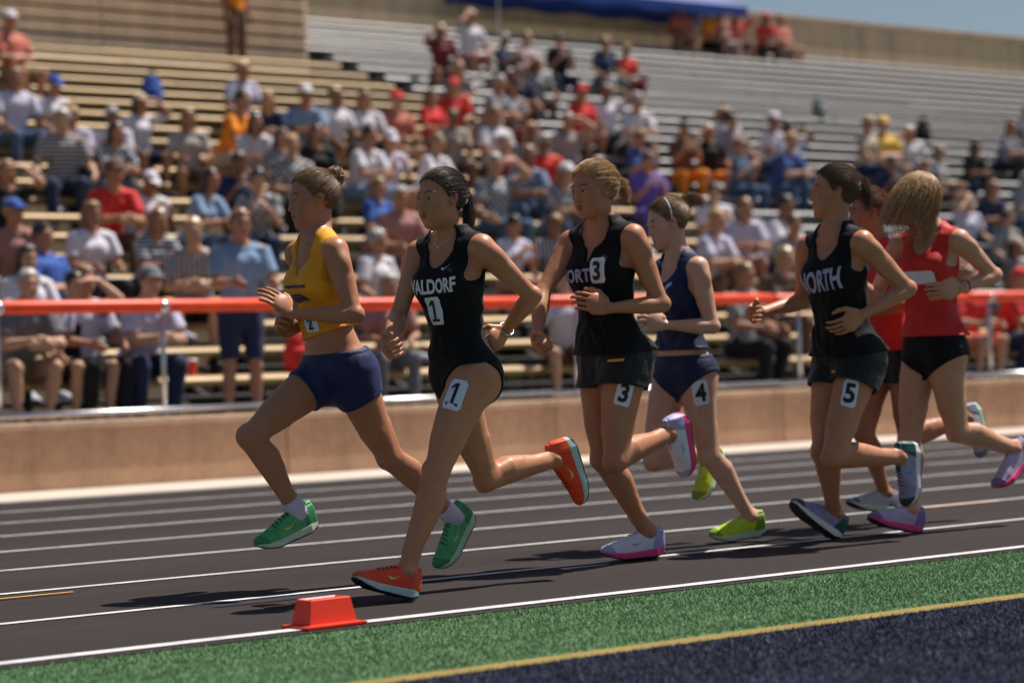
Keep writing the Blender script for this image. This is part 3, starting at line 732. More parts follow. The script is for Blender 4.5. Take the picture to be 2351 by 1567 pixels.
def make_runner(sp):
    s = sp['s']; J = pose(sp); vox = .004
    def low():
        z = []
        for nm in 'LR':
            x_, l_, z_, o_ = foot_frame(J, nm, s)
            z += [(o_+(x_*a_+z_*b_+l_*c_)*s)[2] for a_, b_, c_ in ((-.005, .012, 0), (.03, .001, .03), (.03, .001, -.03), (.10, -.001, 0), (.19, .0, .04), (.19, .0, -.04), (.25, .012, 0), (.27, .026, 0))]
        return min(z)
    dz = .006-low()
    if dz > 0 or (sp.get('stance') and dz > -.09):      # set the standing foot on the track
        for k_, v_ in J.items():
            if isinstance(v_, np.ndarray) and v_.shape == (3,) and k_ not in ('up', 'lp', 'fp', 'ls', 'hl', 'hf', 'hu'): J[k_] = v_+UPV*dz
    LOWZ.append((sp['id'], round(dz, 3)))
    g, T, G, D = human(J, vox, s, mouth=sp.get('mouth', 0), slim=sp.get('slim', 1.0))
    base = np.array([J['pel'][0], J['pel'][1], 0.0])
    root = empty('person', base); tag(root, sp['label'], 'person', 'runners in the race')
    me, V = sdf_mesh('body', g, D)
    C = face_cols(V, J['head'], J['hl'], J['hf'], J['hu'], s, sp.get('brow', (.30, .22, .17)))
    for nm in 'LR':
        for j, k in (('kn', .07), ('el', .05)):
            w = np.clip(1-np.linalg.norm(V-J[j+nm], axis=1)/k, 0, 1)[:, None]*.5; C = C*(1-w)+C*np.array([1, .86, .82])*w
    V -= base; me.vertices.foreach_set('co', V.astype(np.float32).ravel()); me.update(); set_col(me, C)
    body = link('body', me, root, sp['skin'])
    # --- singlet, cut from the torso alone
    c = sp['top']; tp = np.array([J['pel'], J['neck'], J['shL'], J['shR']]); lo = tp.min(0)-[.17, .17, .02]; hi = tp.max(0)+[.15, .15, .11]
    S, gt = subgrid(g, lo, hi); X, Y, Z = gt.ax[0][:, None, None], gt.ax[1][None, :, None], gt.ax[2][None, None, :]
    a, x, y = torso_xyz(J, X, Y, Z); ax = np.abs(x); tl = J['tl']
    T0 = T[S]
    wr = vnoise_at(X, Y, Z, np.abs(T0) < .03, (15., .0075), (34., .0034))*c.get('wr', 1.0)
    wr *= np.clip((.80-a)/.4, .30, 1)
    wr += (np.sin(46.*(a*tl+.55*ax+.35*x)+9.*vnoise_at(X, Y, Z, np.abs(T0) < .03, (7., 1.)))*.0030*np.clip((.66-a)/.25, 0, 1)*c.get('fold', 1.0)).astype(np.float32)
    off = c.get('off', .007)
    Td = T0-off*s-wr-np.clip((.35-a)*c.get('flare', .02), 0, .05)
    hem = c['hem']+c.get('slope', 0)*x
    reg = (hem-a)*tl
    nk = (np.sqrt((ax/(c.get('nw', .072)*s))**2+((a-1.05)*tl/(np.where(y > -.02, c.get('nd', .125), .075)*s))**2)-1)*.06*s
    if c.get('notch'): nk = np.minimum(nk, np.maximum(np.maximum(ax*1.0-.012*s-(a-.80)*.12, (.765-a)*tl), .02-y))
    ah = (np.sqrt(((ax-.185*s)/(c.get('aw', .062)*s))**2+((a-.84)*tl/(.115*s))**2)-1)*.06*s
    reg = smax(smax(reg, -nk, .004), -ah, .004)
    reg = smax(reg, (a-1.12)*tl, .002)
    Td = Td-np.where(reg > -.013, .0018, 0)      # stitched edge
    Dt = smax(Td, reg, .003).astype(np.float32)
    me, V = sdf_mesh('singlet', gt, Dt); me.vertices.foreach_set('co', (V-base).astype(np.float32).ravel()); me.update()
    sing = link('singlet', me, root, c['mat'])
    # --- shorts
    c2 = sp['bot']; tp = np.array([J['pel']]+[J['hip'+n_]+nrm(J['kn'+n_]-J['hip'+n_])*(c2['len']+.05) for n_ in 'LR'])
    S2, gb = subgrid(g, tp.min(0)-.17, tp.max(0)+[.17, .17, .14]); X, Y, Z = gb.ax[0][:, None, None], gb.ax[1][None, :, None], gb.ax[2][None, None, :]
    a, x, y = torso_xyz(J, X, Y, Z)
    Gd = G[S2]
    if c2.get('loose'):
        Q = np.full(Gd.shape, BIG, np.float32)
        for nm in 'LR':
            h, k = J['hip'+nm], J['kn'+nm]; L = np.linalg.norm(k-h)
            lf = Loft(h-nrm(k-h)*.02, k, np.cross(nrm(k-h), J['lp']), [(-.1, .086*s, .090*s, 0), (.1, .091*s, .097*s, 0), (c2['len']/L, .097*s, .106*s, .004), (1, .100*s, .112*s, .006)])
            Q = smin(Q, lf.ev(X, Y, Z).astype(np.float32), .012)
        Gd = smin(Gd-.008*s, Q, .03)
    else: Gd = Gd-c2.get('off', .006)*s
    wr = vnoise_at(X, Y, Z, np.abs(Gd) < .03, (19., .003), (45., .0014))*c2.get('wr', .4)
    Gd = Gd-wr*(2.0 if c2.get('loose') else 1.0)
    reg = (a-c2.get('waist', .12))*tl
    for q, nm in ((1, 'L'), (-1, 'R')):
        h, k = J['hip'+nm], J['kn'+nm]; d = nrm(k-h)
        al = lin(X, Y, Z, h, d); lat = x*q
        cut = al-c2['len']*s+c2.get('rise', 0)*(lat-.08)
        reg = np.maximum(reg, np.where(lat > 0, cut, -1.0))
    Gd = Gd-np.where(reg > -.014, .0016, 0)
    Db = smax(Gd, reg.astype(np.float32), .003)
    if c2.get('loose'):
        inner = np.maximum(Gd+.010, -(reg+.045)); Db = np.maximum(Db, -inner)
    Db = Db.astype(np.float32)
    me, V = sdf_mesh('shorts', gb, Db); me.vertices.foreach_set('co', (V-base).astype(np.float32).ravel()); me.update()
    shorts = link('shorts', me, root, c2['mat'])
    # --- hair, eyes
    hm = make_hair(g, T, J, s, sp['hair'], sp['seed'])
    co = np.zeros(len(hm.vertices)*3, np.float32); hm.vertices.foreach_get('co', co)
    hm.vertices.foreach_set('co', (co.reshape(-1, 3)-base).astype(np.float32).ravel()); hm.update()
    hair = link('hair', hm, root, sp['hair']['mat'])
    A = np.array([J['hl'], J['hf'], J['hu']])
    for q in (-1, 1):
        u_, v_ = np.meshgrid(np.linspace(0, math.pi, 13), np.linspace(0, 2*math.pi, 20, endpoint=False), indexing='ij')
        E_ = np.stack([np.sin(u_)*np.cos(v_), np.cos(u_), np.sin(u_)*np.sin(v_)], -1).reshape(-1, 3)
        Fq = [(i*20+j, i*20+(j+1) % 20, (i+1)*20+(j+1) % 20, (i+1)*20+j) for i in range(12) for j in range(20)]
        Q = E_*np.array([.0152, .0127, .0074])+np.array([q*.0315, .0732, .0035])
        me = poly_mesh('eye', J['head']+(Q@A)*s-base, Fq)
        r2 = np.sqrt((E_[:, 0]*.0155)**2+(E_[:, 2]*.0072)**2)
        ir = np.clip((.0068-r2)/.0015, 0, 1)[:, None]; cc = np.full((len(E_), 3), .46)*(1-ir)+np.array([.035, .022, .014])*ir
        li = np.clip((E_[:, 2]-.15)/.25, 0, 1)[:, None]; cc = cc*(1-li)+np.array([.03, .02, .018])*li
        set_col(me, cc); link('eye', me, root, EYE)
    # --- shoes, socks
    for nm in 'LR':
        x_, l_, z_, o_ = foot_frame(J, nm, s)
        sh = link('shoe', SHOE_UP, root, sp['shoe'][0])
        M = Matrix.Identity(4); k = s*1.0
        for i in range(3): M[i][0] = x_[i]*k; M[i][1] = l_[i]*k; M[i][2] = z_[i]*k; M[i][3] = o_[i]-base[i]
        sh.matrix_basis = M
        link('sole', SHOE_SOLE, sh, sp['shoe'][1]); link('laces', LACES, sh, sp['shoe'][2])
        link('heel_counter', HEEL, sh, sp['trim']); link('toe_cap', TOECAP, sh, sp['trim']); link('outsole', OUT, sh, OUT_D); link('collar', COLLAR, sh, sp['trim'])
        if len(sp['shoe']) > 3: link('shoe_mark', SWOOSH_L if nm == 'L' else SWOOSH_R, sh, sp['shoe'][3]); link('shoe_mark', SWOOSH_R if nm == 'L' else SWOOSH_L, sh, sp['shoe'][3])
        if sp.get('sock'):
            an, kn = J['an'+nm], J['kn'+nm]; d = nrm(kn-an)
            pts = [an-d*.03*s, an+d*.01*s, an+d*.045*s, an+d*.06*s]
            link('sock', tube_mesh('sock', np.array(pts)-base, np.array([.041, .043, .041, .039])*s, 16), root, sp['sock'])
    if sp.get('extra'): sp['extra'](root, J, g, (gt, Dt), (gb, Db), D, base, s, sing, shorts, hair)
    return J
# ------------------------------------------------------------------ runners' materials
EYE = None
def eye_mat():
    ma, nt, b = newmat('eyeball'); at = add(nt, 'ShaderNodeAttribute', attribute_name='Col')
    nt.links.new(at.outputs['Color'], b.inputs['Base Color']); b.inputs['Roughness'].default_value = .12; return ma
EYE = eye_mat()
SK_TAN = skin_mat('skin tanned', (.47, .205, .108)); SK_OLV = skin_mat('skin olive', (.50, .218, .114))
SK_FAIR = skin_mat('skin fair', (.58, .300, .185)); SK_PALE = skin_mat('skin pale', (.62, .350, .240))
SK_BRN = skin_mat('skin brown', (.40, .165, .082))
BLACK = cloth('black knit', (.0045, .0045, .0055), .7, spec=.2); BLACK_W = cloth('black woven', (.005, .005, .0065), .5, spec=.35)
GOLD = cloth('golden yellow knit', (.86, .36, .012), .6); NAVY = cloth('navy knit', (.008, .016, .085), .55, spec=.4)
NAVY_D = cloth('dark navy knit', (.010, .015, .06), .55); RED = cloth('red knit', (.62, .025, .020), .6)
WHITE_P = simple('white print', (.74, .74, .80), .55, var=.05); LILAC_P = simple('lilac print', (.42, .42, .60), .6, var=.1)
DARK_P = simple('black print', (.012, .012, .016), .5); NAVY_P = simple('navy print', (.012, .02, .09), .5)
TAG_W = simple('white tag', (.72, .75, .84), .42, var=.04); GOLD_P = simple('gold trim', (.75, .36, .05), .5)
METAL_S = simple('bracelet silver', (.8, .78, .74), .22, metal=1.0, var=.05)
SOLE_W = simple('white foam', (.78, .77, .74), .6, var=.06); SOLE_MINT = simple('mint foam', (.42, .62, .58), .6, var=.1)
SOLE_GRN = simple('pale green foam', (.50, .66, .47), .6, var=.12); SOLE_PINK = simple('pink foam', (.80, .05, .22), .5, var=.1)
SH_ORG = simple('orange mesh', (.82, .055, .012), .55, var=.12, scale=30, bmp=.3, bscale=300)
SH_GRN = simple('green mesh', (.085, .42, .15), .55, var=.25, scale=30, bmp=.3, bscale=300)
SH_WHT = simple('white mesh', (.74, .73, .80), .55, var=.08, scale=30, bmp=.3, bscale=300)
SH_LIL = simple('lilac mesh', (.52, .42, .60), .55, var=.2, scale=30, bmp=.3, bscale=300)
SH_LIME = simple('lime mesh', (.56, .74, .035), .5, var=.15, scale=30, bmp=.3, bscale=300)
SH_BLU = simple('pale violet mesh', (.30, .30, .48), .55, var=.3, scale=30, bmp=.3, bscale=300)
SH_GRY = simple('grey mesh', (.45, .46, .52), .55, var=.15, scale=30, bmp=.3, bscale=300)
OUT_D = simple('dark rubber', (.02, .02, .022), .7); LACE_D = simple('dark laces', (.02, .02, .025), .7); LACE_W = simple('white laces', (.75, .75, .75), .7)
MARK_Y = simple('yellow green mark', (.62, .60, .16), .5); SOCK_W = simple('white sock', (.62, .60, .74), .8, var=.08, bmp=.4, bscale=150)
H_BRN = hair_mat('dark brown hair', (.055, .030, .017)); H_LBR = hair_mat('light brown hair', (.22, .115, .05))
H_BLD = hair_mat('blonde hair', (.42, .25, .105)); H_AUB = hair_mat('auburn hair', (.20, .070, .028)); H_DBL = hair_mat('dark blonde hair', (.26, .15, .07))
SCRUNCH_W = cloth('white scrunchie', (.72, .70, .76)); SCRUNCH_N = cloth('navy white scrunchie', (.05, .06, .22))

def thigh_tag(root, J, g, D, base, nm, txt, t, ang, w=.075, h=.125, s=1.0, tilt=0.0):
    h_, k_ = J['hip'+nm], J['kn'+nm]; d = nrm(k_-h_); fr = np.cross(d, J['lp']); q = 1 if nm == 'L' else -1
    o = nrm(fr*math.cos(ang)+J['lp']*q*math.sin(ang)); C_ = h_+(k_-h_)*t; V_ = nrm(-d+np.cross(o, d)*tilt); U_ = np.cross(-o, V_)
    v, f = rect2d(w, h); tg = decal('number_tag', g, D, v, f, C_, U_, V_, -o, .0025, TAG_W, root, base)
    v, f = text2d(txt, .035); decal('number', g, D, v*[h*.66, h*.74], f, C_, U_, V_, -o, .0045, DARK_P, tg, base)
def chest(J, a, x):
    th = J['tw']*a; l = J['lp']*math.cos(th)+J['fp']*math.sin(th); f = np.cross(l, J['up'])
    return J['pel']+J['up']*J['tl']*a+l*x, l, f
def chest_text(root, J, g, D, base, txt, a, x, h, w, mat, arc=0.0, bold=.03, shear=0.0, rot=0.0, name='lettering'):
    C_, l, f = chest(J, a, x); v, fc = text2d(txt, bold); v = v*[w/(v[:, 0].max()-v[:, 0].min()), h]
    v = v.copy(); v[:, 0] += v[:, 1]*shear; v[:, 1] -= arc*(v[:, 0]/(w/2))**2
    c_, s_ = math.cos(rot), math.sin(rot); v = np.stack([v[:, 0]*c_-v[:, 1]*s_, v[:, 0]*s_+v[:, 1]*c_], 1)
    return decal(name, g, D, v, fc, C_+f*.08, l, J['up'], -f, .003, mat, root, base)
def chest_tag(root, J, g, D, base, txt, a, x, w, h, lift=.0045, tw=0.0):
    C_, l, f = chest(J, a, x); f = nrm(f*math.cos(tw)+l*math.sin(tw)); l = np.cross(J['up'], f)
    v, fc = rect2d(w, h); tg = decal('number_tag', g, D, v, fc, C_+f*.08, l, J['up'], -f, lift, TAG_W, root, base)
    v, fc = text2d(txt, .035); decal('number', g, D, v*[h*.68, h*.76], fc, C_+f*.08, l, J['up'], -f, lift+.0025, DARK_P, tg, base)
def bracelet(root, J, nm, base, s, t=.93, mat=None):
    a, b = J['el'+nm], J['wr'+nm]; d = nrm(b-a); c = a+(b-a)*t; u = nrm(np.cross(d, UPV)); v = np.cross(u, d)
    th = np.linspace(0, 2*math.pi, 25); pts = c+(np.cos(th)[:, None]*u+np.sin(th)[:, None]*v)*.0305*s-base
    link('bracelet', tube_mesh('bracelet', pts, .0028, 6), root, mat or METAL_S)
def scrunchie(hair, J, base, s, at, axis, r, th, mat, name='hair_tie'):
    A = np.array([J['hl'], J['hf'], J['hu']]); c = J['head']+np.array(at)@A*s; d = nrm(np.array(axis)@A); u = nrm(np.cross(d, [.2, .3, .9])); v = np.cross(u, d)
    a = np.linspace(0, 2*math.pi, 41); rr = r+.0022*np.sin(a*11); pts = c+(np.cos(a)[:, None]*u+np.sin(a)[:, None]*v)*rr[:, None]*s-base
    link(name, tube_mesh(name, pts, (th+.0022*np.cos(a*17))*s, 8), hair, mat)
def swoosh(root, J, g, D, base, a, x, w, mat, tw=0.0, ref=None):
    C_, l, f = chest(J, a, x); f = nrm(f*math.cos(tw)+l*math.sin(tw)); l = np.cross(J['up'], f); v, fc = swoosh2d()
    decal('emblem', g, D, v*w, fc, C_+f*.08, l, J['up'], -f, .0028, mat, root, base)

def ex1(root, J, g, Dt, Db, D, base, s, sing, shorts, hair):
    scrunchie(hair, J, base, s, (0, -.108, .080), (0, -.75, .45), .026, .009, SCRUNCH_N)
    scrunchie(hair, J, base, s, (0, -.113, .088), (0, -.75, .45), .024, .007, SCRUNCH_W)
    # dark blue emblem: nested curved strokes inside an oval
    C_, l, f = chest(J, .58, .0)
    for k in range(4):
        n = 16; t = np.linspace(-1.25+.1*k, 1.25-.18*k, n); r0 = .075-.017*k; wd = .0055*np.cos(t*.9)+.002
        v = np.concatenate([np.stack([np.sin(t)*(r0+wd)*1.05, np.cos(t)*(r0+wd)*.55-.02], 1), np.stack([np.sin(t)*(r0-wd)*1.05, np.cos(t)*(r0-wd)*.55-.02], 1)])
        fc = [(i, n+i, n+i+1, i+1) for i in range(n-1)]
        decal('emblem', g, Dt, v, fc, C_+f*.08, l, J['up'], -f, .003, NAVY_P, sing, base)
    v, fc = rect2d(.16, .012, 10, 3, .03); decal('emblem', g, Dt, v, fc, C_+f*.08+J['up']*.055, l, J['up'], -f, .003, NAVY_P, sing, base)
    th = J['tw']*.3; C2, l2, f2 = chest(J, .375, .0)
    v, fc = rect2d(.080, .066); tg = decal('number_tag', g, Dt, v, fc, C2+f2*.08+l2*.02, l2, J['up'], -f2, .004, TAG_W, sing, base)
    v, fc = text2d('2', .035); decal('number', g, Dt, v*.046, fc, C2+f2*.08+l2*.02, l2, J['up'], -f2, .0065, NAVY_P, tg, base)
def ex2(root, J, g, Dt, Db, D, base, s, sing, shorts, hair):
    chest_text(sing, J, g, Dt, base, 'WALDORF', .665, 0, .058, .245, WHITE_P, arc=-.004, bold=.035)
    chest_tag(sing, J, g, Dt, base, '1', .475, .015, .072, .108)
    swoosh(sing, J, g, Dt, base, .80, .055, .032, WHITE_P)
    swoosh(shorts, J, g, Db, base, .0, .075, .026, WHITE_P, tw=.55)
    thigh_tag(root, J, g, D, base, 'L', '1', .24, .62)
    bracelet(root, J, 'L', base, s)
    scrunchie(hair, J, base, s, (0, -.118, .030), (0, -.9, .2), .020, .0105, SCRUNCH_W)
    # chain round the neck with a small pendant
    n_ = J['neck']; f = np.cross(J['ls'], J['up']); a = np.linspace(-1.5, 1.5, 25)
    P = n_+np.sin(a)[:, None]*J['ls']*.062*s+f*(.12)+J['up']*(.05-.062*np.cos(a)[:, None]**1)
    P = march(g, D, P, -f)+f*.0012
    link('necklace', tube_mesh('necklace', P-base, .0011, 5), root, METAL_S)
    link('pendant', box_mesh('pendant', .012, .012, .004, .001, 1, tuple(P[12]-base-J['up']*.008+f*.002)), root, METAL_S)
def ex3(root, J, g, Dt, Db, D, base, s, sing, shorts, hair):
    chest_text(sing, J, g, Dt, base, 'NORT', .660, -.055, .058, .165, LILAC_P)
    chest_tag(sing, J, g, Dt, base, '3', .690, .068, .074, .108, lift=.0065)
    thigh_tag(root, J, g, D, base, 'L', '3', .30, 1.0, .07, .11, tilt=.15)
    v, fc = rect2d(.075, .011, 8, 3, .03); C_, l, f = chest(J, -.02, .07); f = nrm(f+l*.8); l = np.cross(J['up'], f)
    decal('trim', g, Db, v, fc, C_+f*.10, l, nrm(J['up']+l*.25), -f, .0035, GOLD_P, shorts, base)
def ex4(root, J, g, Dt, Db, D, base, s, sing, shorts, hair):
    thigh_tag(root, J, g, D, base, 'L', '4', .17, .85, .075, .115)
    C_, l, f = chest(J, .70, .02); v, fc = rect2d(.15, .02, 8, 3, .03)
    decal('stripe', g, Dt, v, fc, C_+f*.08, nrm(l+J['up']*.9), nrm(J['up']-l*.9), -f, .003, LILAC_P, sing, base)
    A = np.array([J['hl'], J['hf'], J['hu']])      # narrow white band over the hair
    a = np.linspace(-1.75, 1.75, 25); P = J['head']+(np.stack([np.sin(a)*.083, np.full(25, -.004)-.012*np.cos(a), .030+np.cos(a)*.0925], 1)@A)*s-base
    link('headband', tube_mesh('headband', P, .0045, 6), hair, SCRUNCH_W)
def ex5(root, J, g, Dt, Db, D, base, s, sing, shorts, hair):
    chest_text(sing, J, g, Dt, base, 'NORTH', .645, .0, .100, .245, LILAC_P, bold=.03, shear=.15, rot=.10)
    thigh_tag(root, J, g, D, base, 'L', '5', .36, .75, .068, .125, tilt=-.1)
    v, fc = rect2d(.06, .010, 8, 3, .03); C_, l, f = chest(J, -.10, .05)
    decal('trim', g, Db, v, fc, C_+f*.10, l, nrm(J['up']+l*.3), -f, .0035, GOLD_P, shorts, base)
def ex6(root, J, g, Dt, Db, D, base, s, sing, shorts, hair):
    v, fc = rect2d(.05, .16, 6, 12, .05); C_, l, f = chest(J, -.10, .0)
    decal('side_panel', g, Db, v, fc, C_+J['lp']*.10, -J['fp'], J['up'], -J['lp'], .0035, WHITE_P, shorts, base)
    scrunchie(hair, J, base, s, (0, -.115, .040), (0, -.9, .2), .020, .008, LACE_D)
def ex7(root, J, g, Dt, Db, D, base, s, sing, shorts, hair):
    C_, l, f = chest(J, .60, .02); v, fc = rect2d(.17, .062, 10, 6, .06)
    tg = decal('number_tag', g, Dt, v, fc, C_+f*.08, l, J['up'], -f, .004, TAG_W, sing, base)
    bracelet(root, J, 'L', base, s); bracelet(root, J, 'L', base, s, .86, LACE_D)

PULLED = dict(kind='short', base=(0, -.105, .045))
RUNNERS = [
 dict(id=1, label='runner in golden yellow singlet and navy shorts, hair in a bun, leading the pack', s=1.0, Y=7.95, seed=11, mouth=.003,
   pel=(770, 838), neck=(722, 558), head=(716, 458), tw=16, ptw=-10, yaw=-14, nod=-6,
   elL=(812, 716), wrL=(676, 720), haL=(605, 660), cuL=.30, pnL=(0, 0, -.4), elR=('v', (-.55, -.22, -.8)), wrR=(664, 762), haR=('v', (.7, .3, .5)), cuR=.9,
   knR=(574, 1003), anR=(672, 1158), toeR=(588, 1255), knL=(893, 1045), anL=(1040, 1185), toeL=(1008, 1305),
   skin=SK_TAN, top=dict(mat=GOLD, hem=.27, slope=.35, nd=.115, notch=True, flare=.05), bot=dict(mat=NAVY, len=.115, rise=.10, waist=.12, off=.006, wr=.6),
   hair=dict(kind='bun', base=(0, -.090, .070), mat=H_LBR), trim=simple('deep green overlay', (.04, .26, .10), .5), shoe=(SH_GRN, SOLE_GRN, LACE_D, MARK_Y), sock=SOCK_W, extra=ex1),
 dict(id=2, stance=True, label='runner in black singlet lettered WALDORF above a number 1 tag, orange shoes', s=.985, Y=7.32, seed=12, mouth=.004,
   pel=(1060, 840), neck=(1030, 546), head=(1010, 450), tw=-26, ptw=12, yaw=4, nod=-3,
   elL=(1222, 672), wrL=(1160, 752), haL=(1108, 800), cuL=.75, elR=(916, 712), wrR=(893, 778), haR=(880, 815), cuR=.9,
   knL=(1002, 1076), anL=(930, 1304), toeL=(816, 1318), knR=(1118, 1090), anR=(1272, 1048), toeR=(1345, 1160),
   skin=SK_OLV, top=dict(mat=BLACK, hem=.05, flare=.015), bot=dict(mat=BLACK, len=.015, rise=.95, waist=.14),
   hair=dict(kind='tail', base=(0, -.108, .030), mat=H_BRN, tail=[(0, -.115, .030), (0, -.140, .010), (.01, -.145, -.05), (.012, -.125, -.115), (.01, -.12, -.15)], tw=[.010, .018, .020, .014]),
   trim=simple('deep orange overlay', (.72, .085, .02), .5), shoe=(SH_ORG, SOLE_MINT, LACE_D, MARK_Y), extra=ex2),
 dict(id=3, stance=True, label='runner in black singlet and loose black shorts with a number 3 tag, white pink-soled shoes', s=1.03, Y=7.72, seed=13, mouth=.006,
   pel=(1405, 826), neck=(1380, 538), head=(1362, 445), tw=-18, ptw=4, yaw=2, nod=-8,
   elL=(1525, 722), wrL=(1398, 716), haL=(1318, 690), cuL=.5, ywL=-.04, elR=(1246, 680), wrR=(1232, 785), haR=(1240, 830), cuR=1.25,
   knR=(1385, 1055), anR=(1487, 1232), toeR=(1362, 1288), knL=(1414, 1065), anL=(1535, 1005), toeL=(1572, 1092),
   skin=SK_TAN, top=dict(mat=BLACK, hem=.03, flare=.08, off=.009, nd=.10, notch=True), bot=dict(mat=BLACK_W, len=.085, loose=True, waist=.14, wr=1.0),
   hair=dict(kind='tail', base=(0, -.108, .020), mat=H_BLD, n=2000, lift=.010, tail=[(0, -.112, .020), (0, -.150, .020), (0, -.180, -.02), (0, -.185, -.07)], tw=[.012, .02, .022, .016], tn=260), trim=simple('lavender overlay', (.40, .36, .60), .5), shoe=(SH_WHT, SOLE_PINK, LACE_W, SH_LIL), extra=ex3),
 dict(id=4, stance=True, label='runner in navy singlet and briefs with a number 4 thigh tag, lime green shoes', s=.965, Y=8.15, seed=14, mouth=.003,
   pel=(1568, 836), neck=(1555, 592), head=(1530, 504), tw=10, ptw=-4, yaw=-22, nod=-16,
   elL=(1635, 742), wrL=(1528, 738), haL=(1462, 716), cuL=.8, elR=('v', (-.3, -.22, -.9)), wrR=(1535, 700), haR=('v', (.8, .3, .3)), cuR=.9,
   knL=(1626, 1030), anL=(1722, 1178), toeL=(1605, 1236), knR=(1502, 1048), anR=(1618, 1038), toeR=(1602, 1140),
   skin=SK_PALE, top=dict(mat=NAVY_D, hem=.17, flare=.03), bot=dict(mat=NAVY_D, len=.05, rise=.75, waist=.12),
   hair=dict(kind='tail', base=(0, -.100, .060), mat=H_DBL, tail=[(0, -.105, .060), (0, -.145, .085), (0, -.185, .075), (0, -.21, .03)], tw=[.012, .02, .022, .016], tn=260), trim=simple('olive overlay', (.22, .34, .03), .5), shoe=(SH_LIME, SOLE_GRN, LACE_W), extra=ex4),
 dict(id=5, stance=True, label='runner in black singlet with slanted white lettering, loose black shorts, face in profile', s=1.04, Y=7.55, seed=15, mouth=.003,
   pel=(1942, 822), neck=(1915, 546), head=(1912, 446), tw=-6, ptw=4, yaw=-34, nod=2,
   elL=(2085, 668), wrL=(1978, 728), haL=(1905, 772), cuL=.45, ywL=-.13, yhL=-.10, elR=('v', (-.30, -.45, -.8)), wrR=('v', (.85, -.05, -.15)), haR=('v', (.9, .1, -.1)), cuR=.9,
   knR=(1890, 1036), anR=(1912, 1160), toeR=(1806, 1152), knL=(1912, 1058), anL=(2066, 1055), toeL=(2085, 1160),
   skin=SK_OLV, top=dict(mat=BLACK, hem=.02, flare=.06, off=.009), bot=dict(mat=BLACK_W, len=.095, loose=True, waist=.14, wr=1.0),
   hair=dict(mat=hair_mat('mid brown hair', (.11, .058, .03)), kind='tail', base=(0, -.105, .05), tail=[(0, -.11, .05), (0, -.14, .04), (0, -.16, -.02), (0, -.15, -.08)], tn=200), brow=(.25, .18, .14), trim=simple('dark green overlay', (.012, .07, .05), .5), shoe=(SH_BLU, SOLE_W, LACE_D), extra=ex5),
 dict(id=6, label='runner with auburn ponytail in red singlet, mostly hidden behind the black-clad runner', s=1.0, Y=8.2, seed=16,
   pel=(2045, 813), neck=(2008, 572), head=(1992, 488), tw=8, ptw=-6, yaw=-28, nod=-6,
   elL=(2068, 700), wrL=(1965, 722), haL=(1905, 690), cuL=.8, elR=('v', (-.45, -.25, -.85)), wrR=('v', (.75, .35, .1)), haR=('v', (.8, .3, .2)), cuR=.9,
   knL=(2085, 1000), anL=(2225, 958), toeL=(2262, 1055), knR=(1985, 985), anR=(2030, 1128), toeR=(1945, 1152),
   skin=SK_BRN, top=dict(mat=RED, hem=.06, flare=.06), bot=dict(mat=BLACK_W, len=.10, loose=True, waist=.10, wr=1.0),
   hair=dict(kind='tail', base=(0, -.108, .040), mat=H_AUB, tail=[(0, -.115, .040), (.02, -.17, .02), (.05, -.22, -.05), (.07, -.26, -.12), (.09, -.30, -.155)], tw=[.012, .03, .04, .035], wob=.005, tn=620), trim=simple('slate overlay', (.16, .18, .24), .5), shoe=(SH_GRY, SOLE_GRN, LACE_W), extra=ex6),
 dict(id=7, stance=True, label='runner in red singlet and black shorts, loose blonde hair blown across her face', s=1.02, Y=7.72, seed=17,
   pel=(2142, 812), neck=(2135, 560), head=(2108, 476), tw=-20, ptw=8, yaw=-30, nod=-14,
   elL=(2284, 655), wrL=(2206, 684), haL=(2138, 692), cuL=.35, elR=('v', (.35, -.3, -.85)), wrR=('v', (.85, .3, .35)), haR=('v', (.7, .3, .5)), cuR=.9,
   knL=(2198, 1008), anL=(2330, 1052), toeL=(2288, 1140), knR=(2090, 1028), anR=(2092, 1166), toeR=(1990, 1212),
   skin=SK_FAIR, top=dict(mat=RED, hem=.07, flare=.05), bot=dict(mat=BLACK, len=.07, rise=.6, waist=.12),
   hair=dict(kind='loose', base=(0, -.1, .04), mat=H_BLD, flow=(.10, .52, -.60), len=.25, mess=.13, n=3400), trim=simple('violet overlay', (.22, .14, .34), .5), shoe=(SH_LIL, SOLE_PINK, LACE_W), extra=ex7),
]
# ================================================================== the setting
Y0, LANE = 6.76, 1.07
def strip(name, x0, x1, y0, y1, z, mat, parent=None, kind=None):
    me = poly_mesh(name, [(x0, y0, z), (x1, y0, z), (x1, y1, z), (x0, y1, z)], [(0, 1, 2, 3)], False)
    o = link(name, me, parent, mat)
    if kind: o['kind'] = kind
    return o
def ground_mat(name, c, stops, scale, bmp, bscale, rough=.9, fine=None, spec=.2, sc=None):
    ma, nt, b = newmat(name)
    n = noise(nt, scale, 8.0, .62, sc=sc)
    r_ = ramp(nt, n.outputs['Fac'], [(p, mul(c, k)) for p, k in stops]); src = r_.outputs[0]
    if fine:
        n3 = noise(nt, fine[0], 2.0, .5); r3 = ramp(nt, n3.outputs['Fac'], [(.35, (1-fine[1],)*3), (.65, (1+0*fine[1],)*3)])
        mx = add(nt, 'ShaderNodeMix', data_type='RGBA', blend_type='MULTIPLY'); mx.inputs[0].default_value = 1.0
        nt.links.new(src, mx.inputs[6]); nt.links.new(r3.outputs[0], mx.inputs[7]); src = mx.outputs[2]
    nt.links.new(src, b.inputs['Base Color']); b.inputs['Roughness'].default_value = rough; b.inputs['Specular IOR Level'].default_value = spec
    n2 = noise(nt, bscale, 4.0, .6); bump(nt, b, n2.outputs['Fac'], bmp, .006)
    return ma
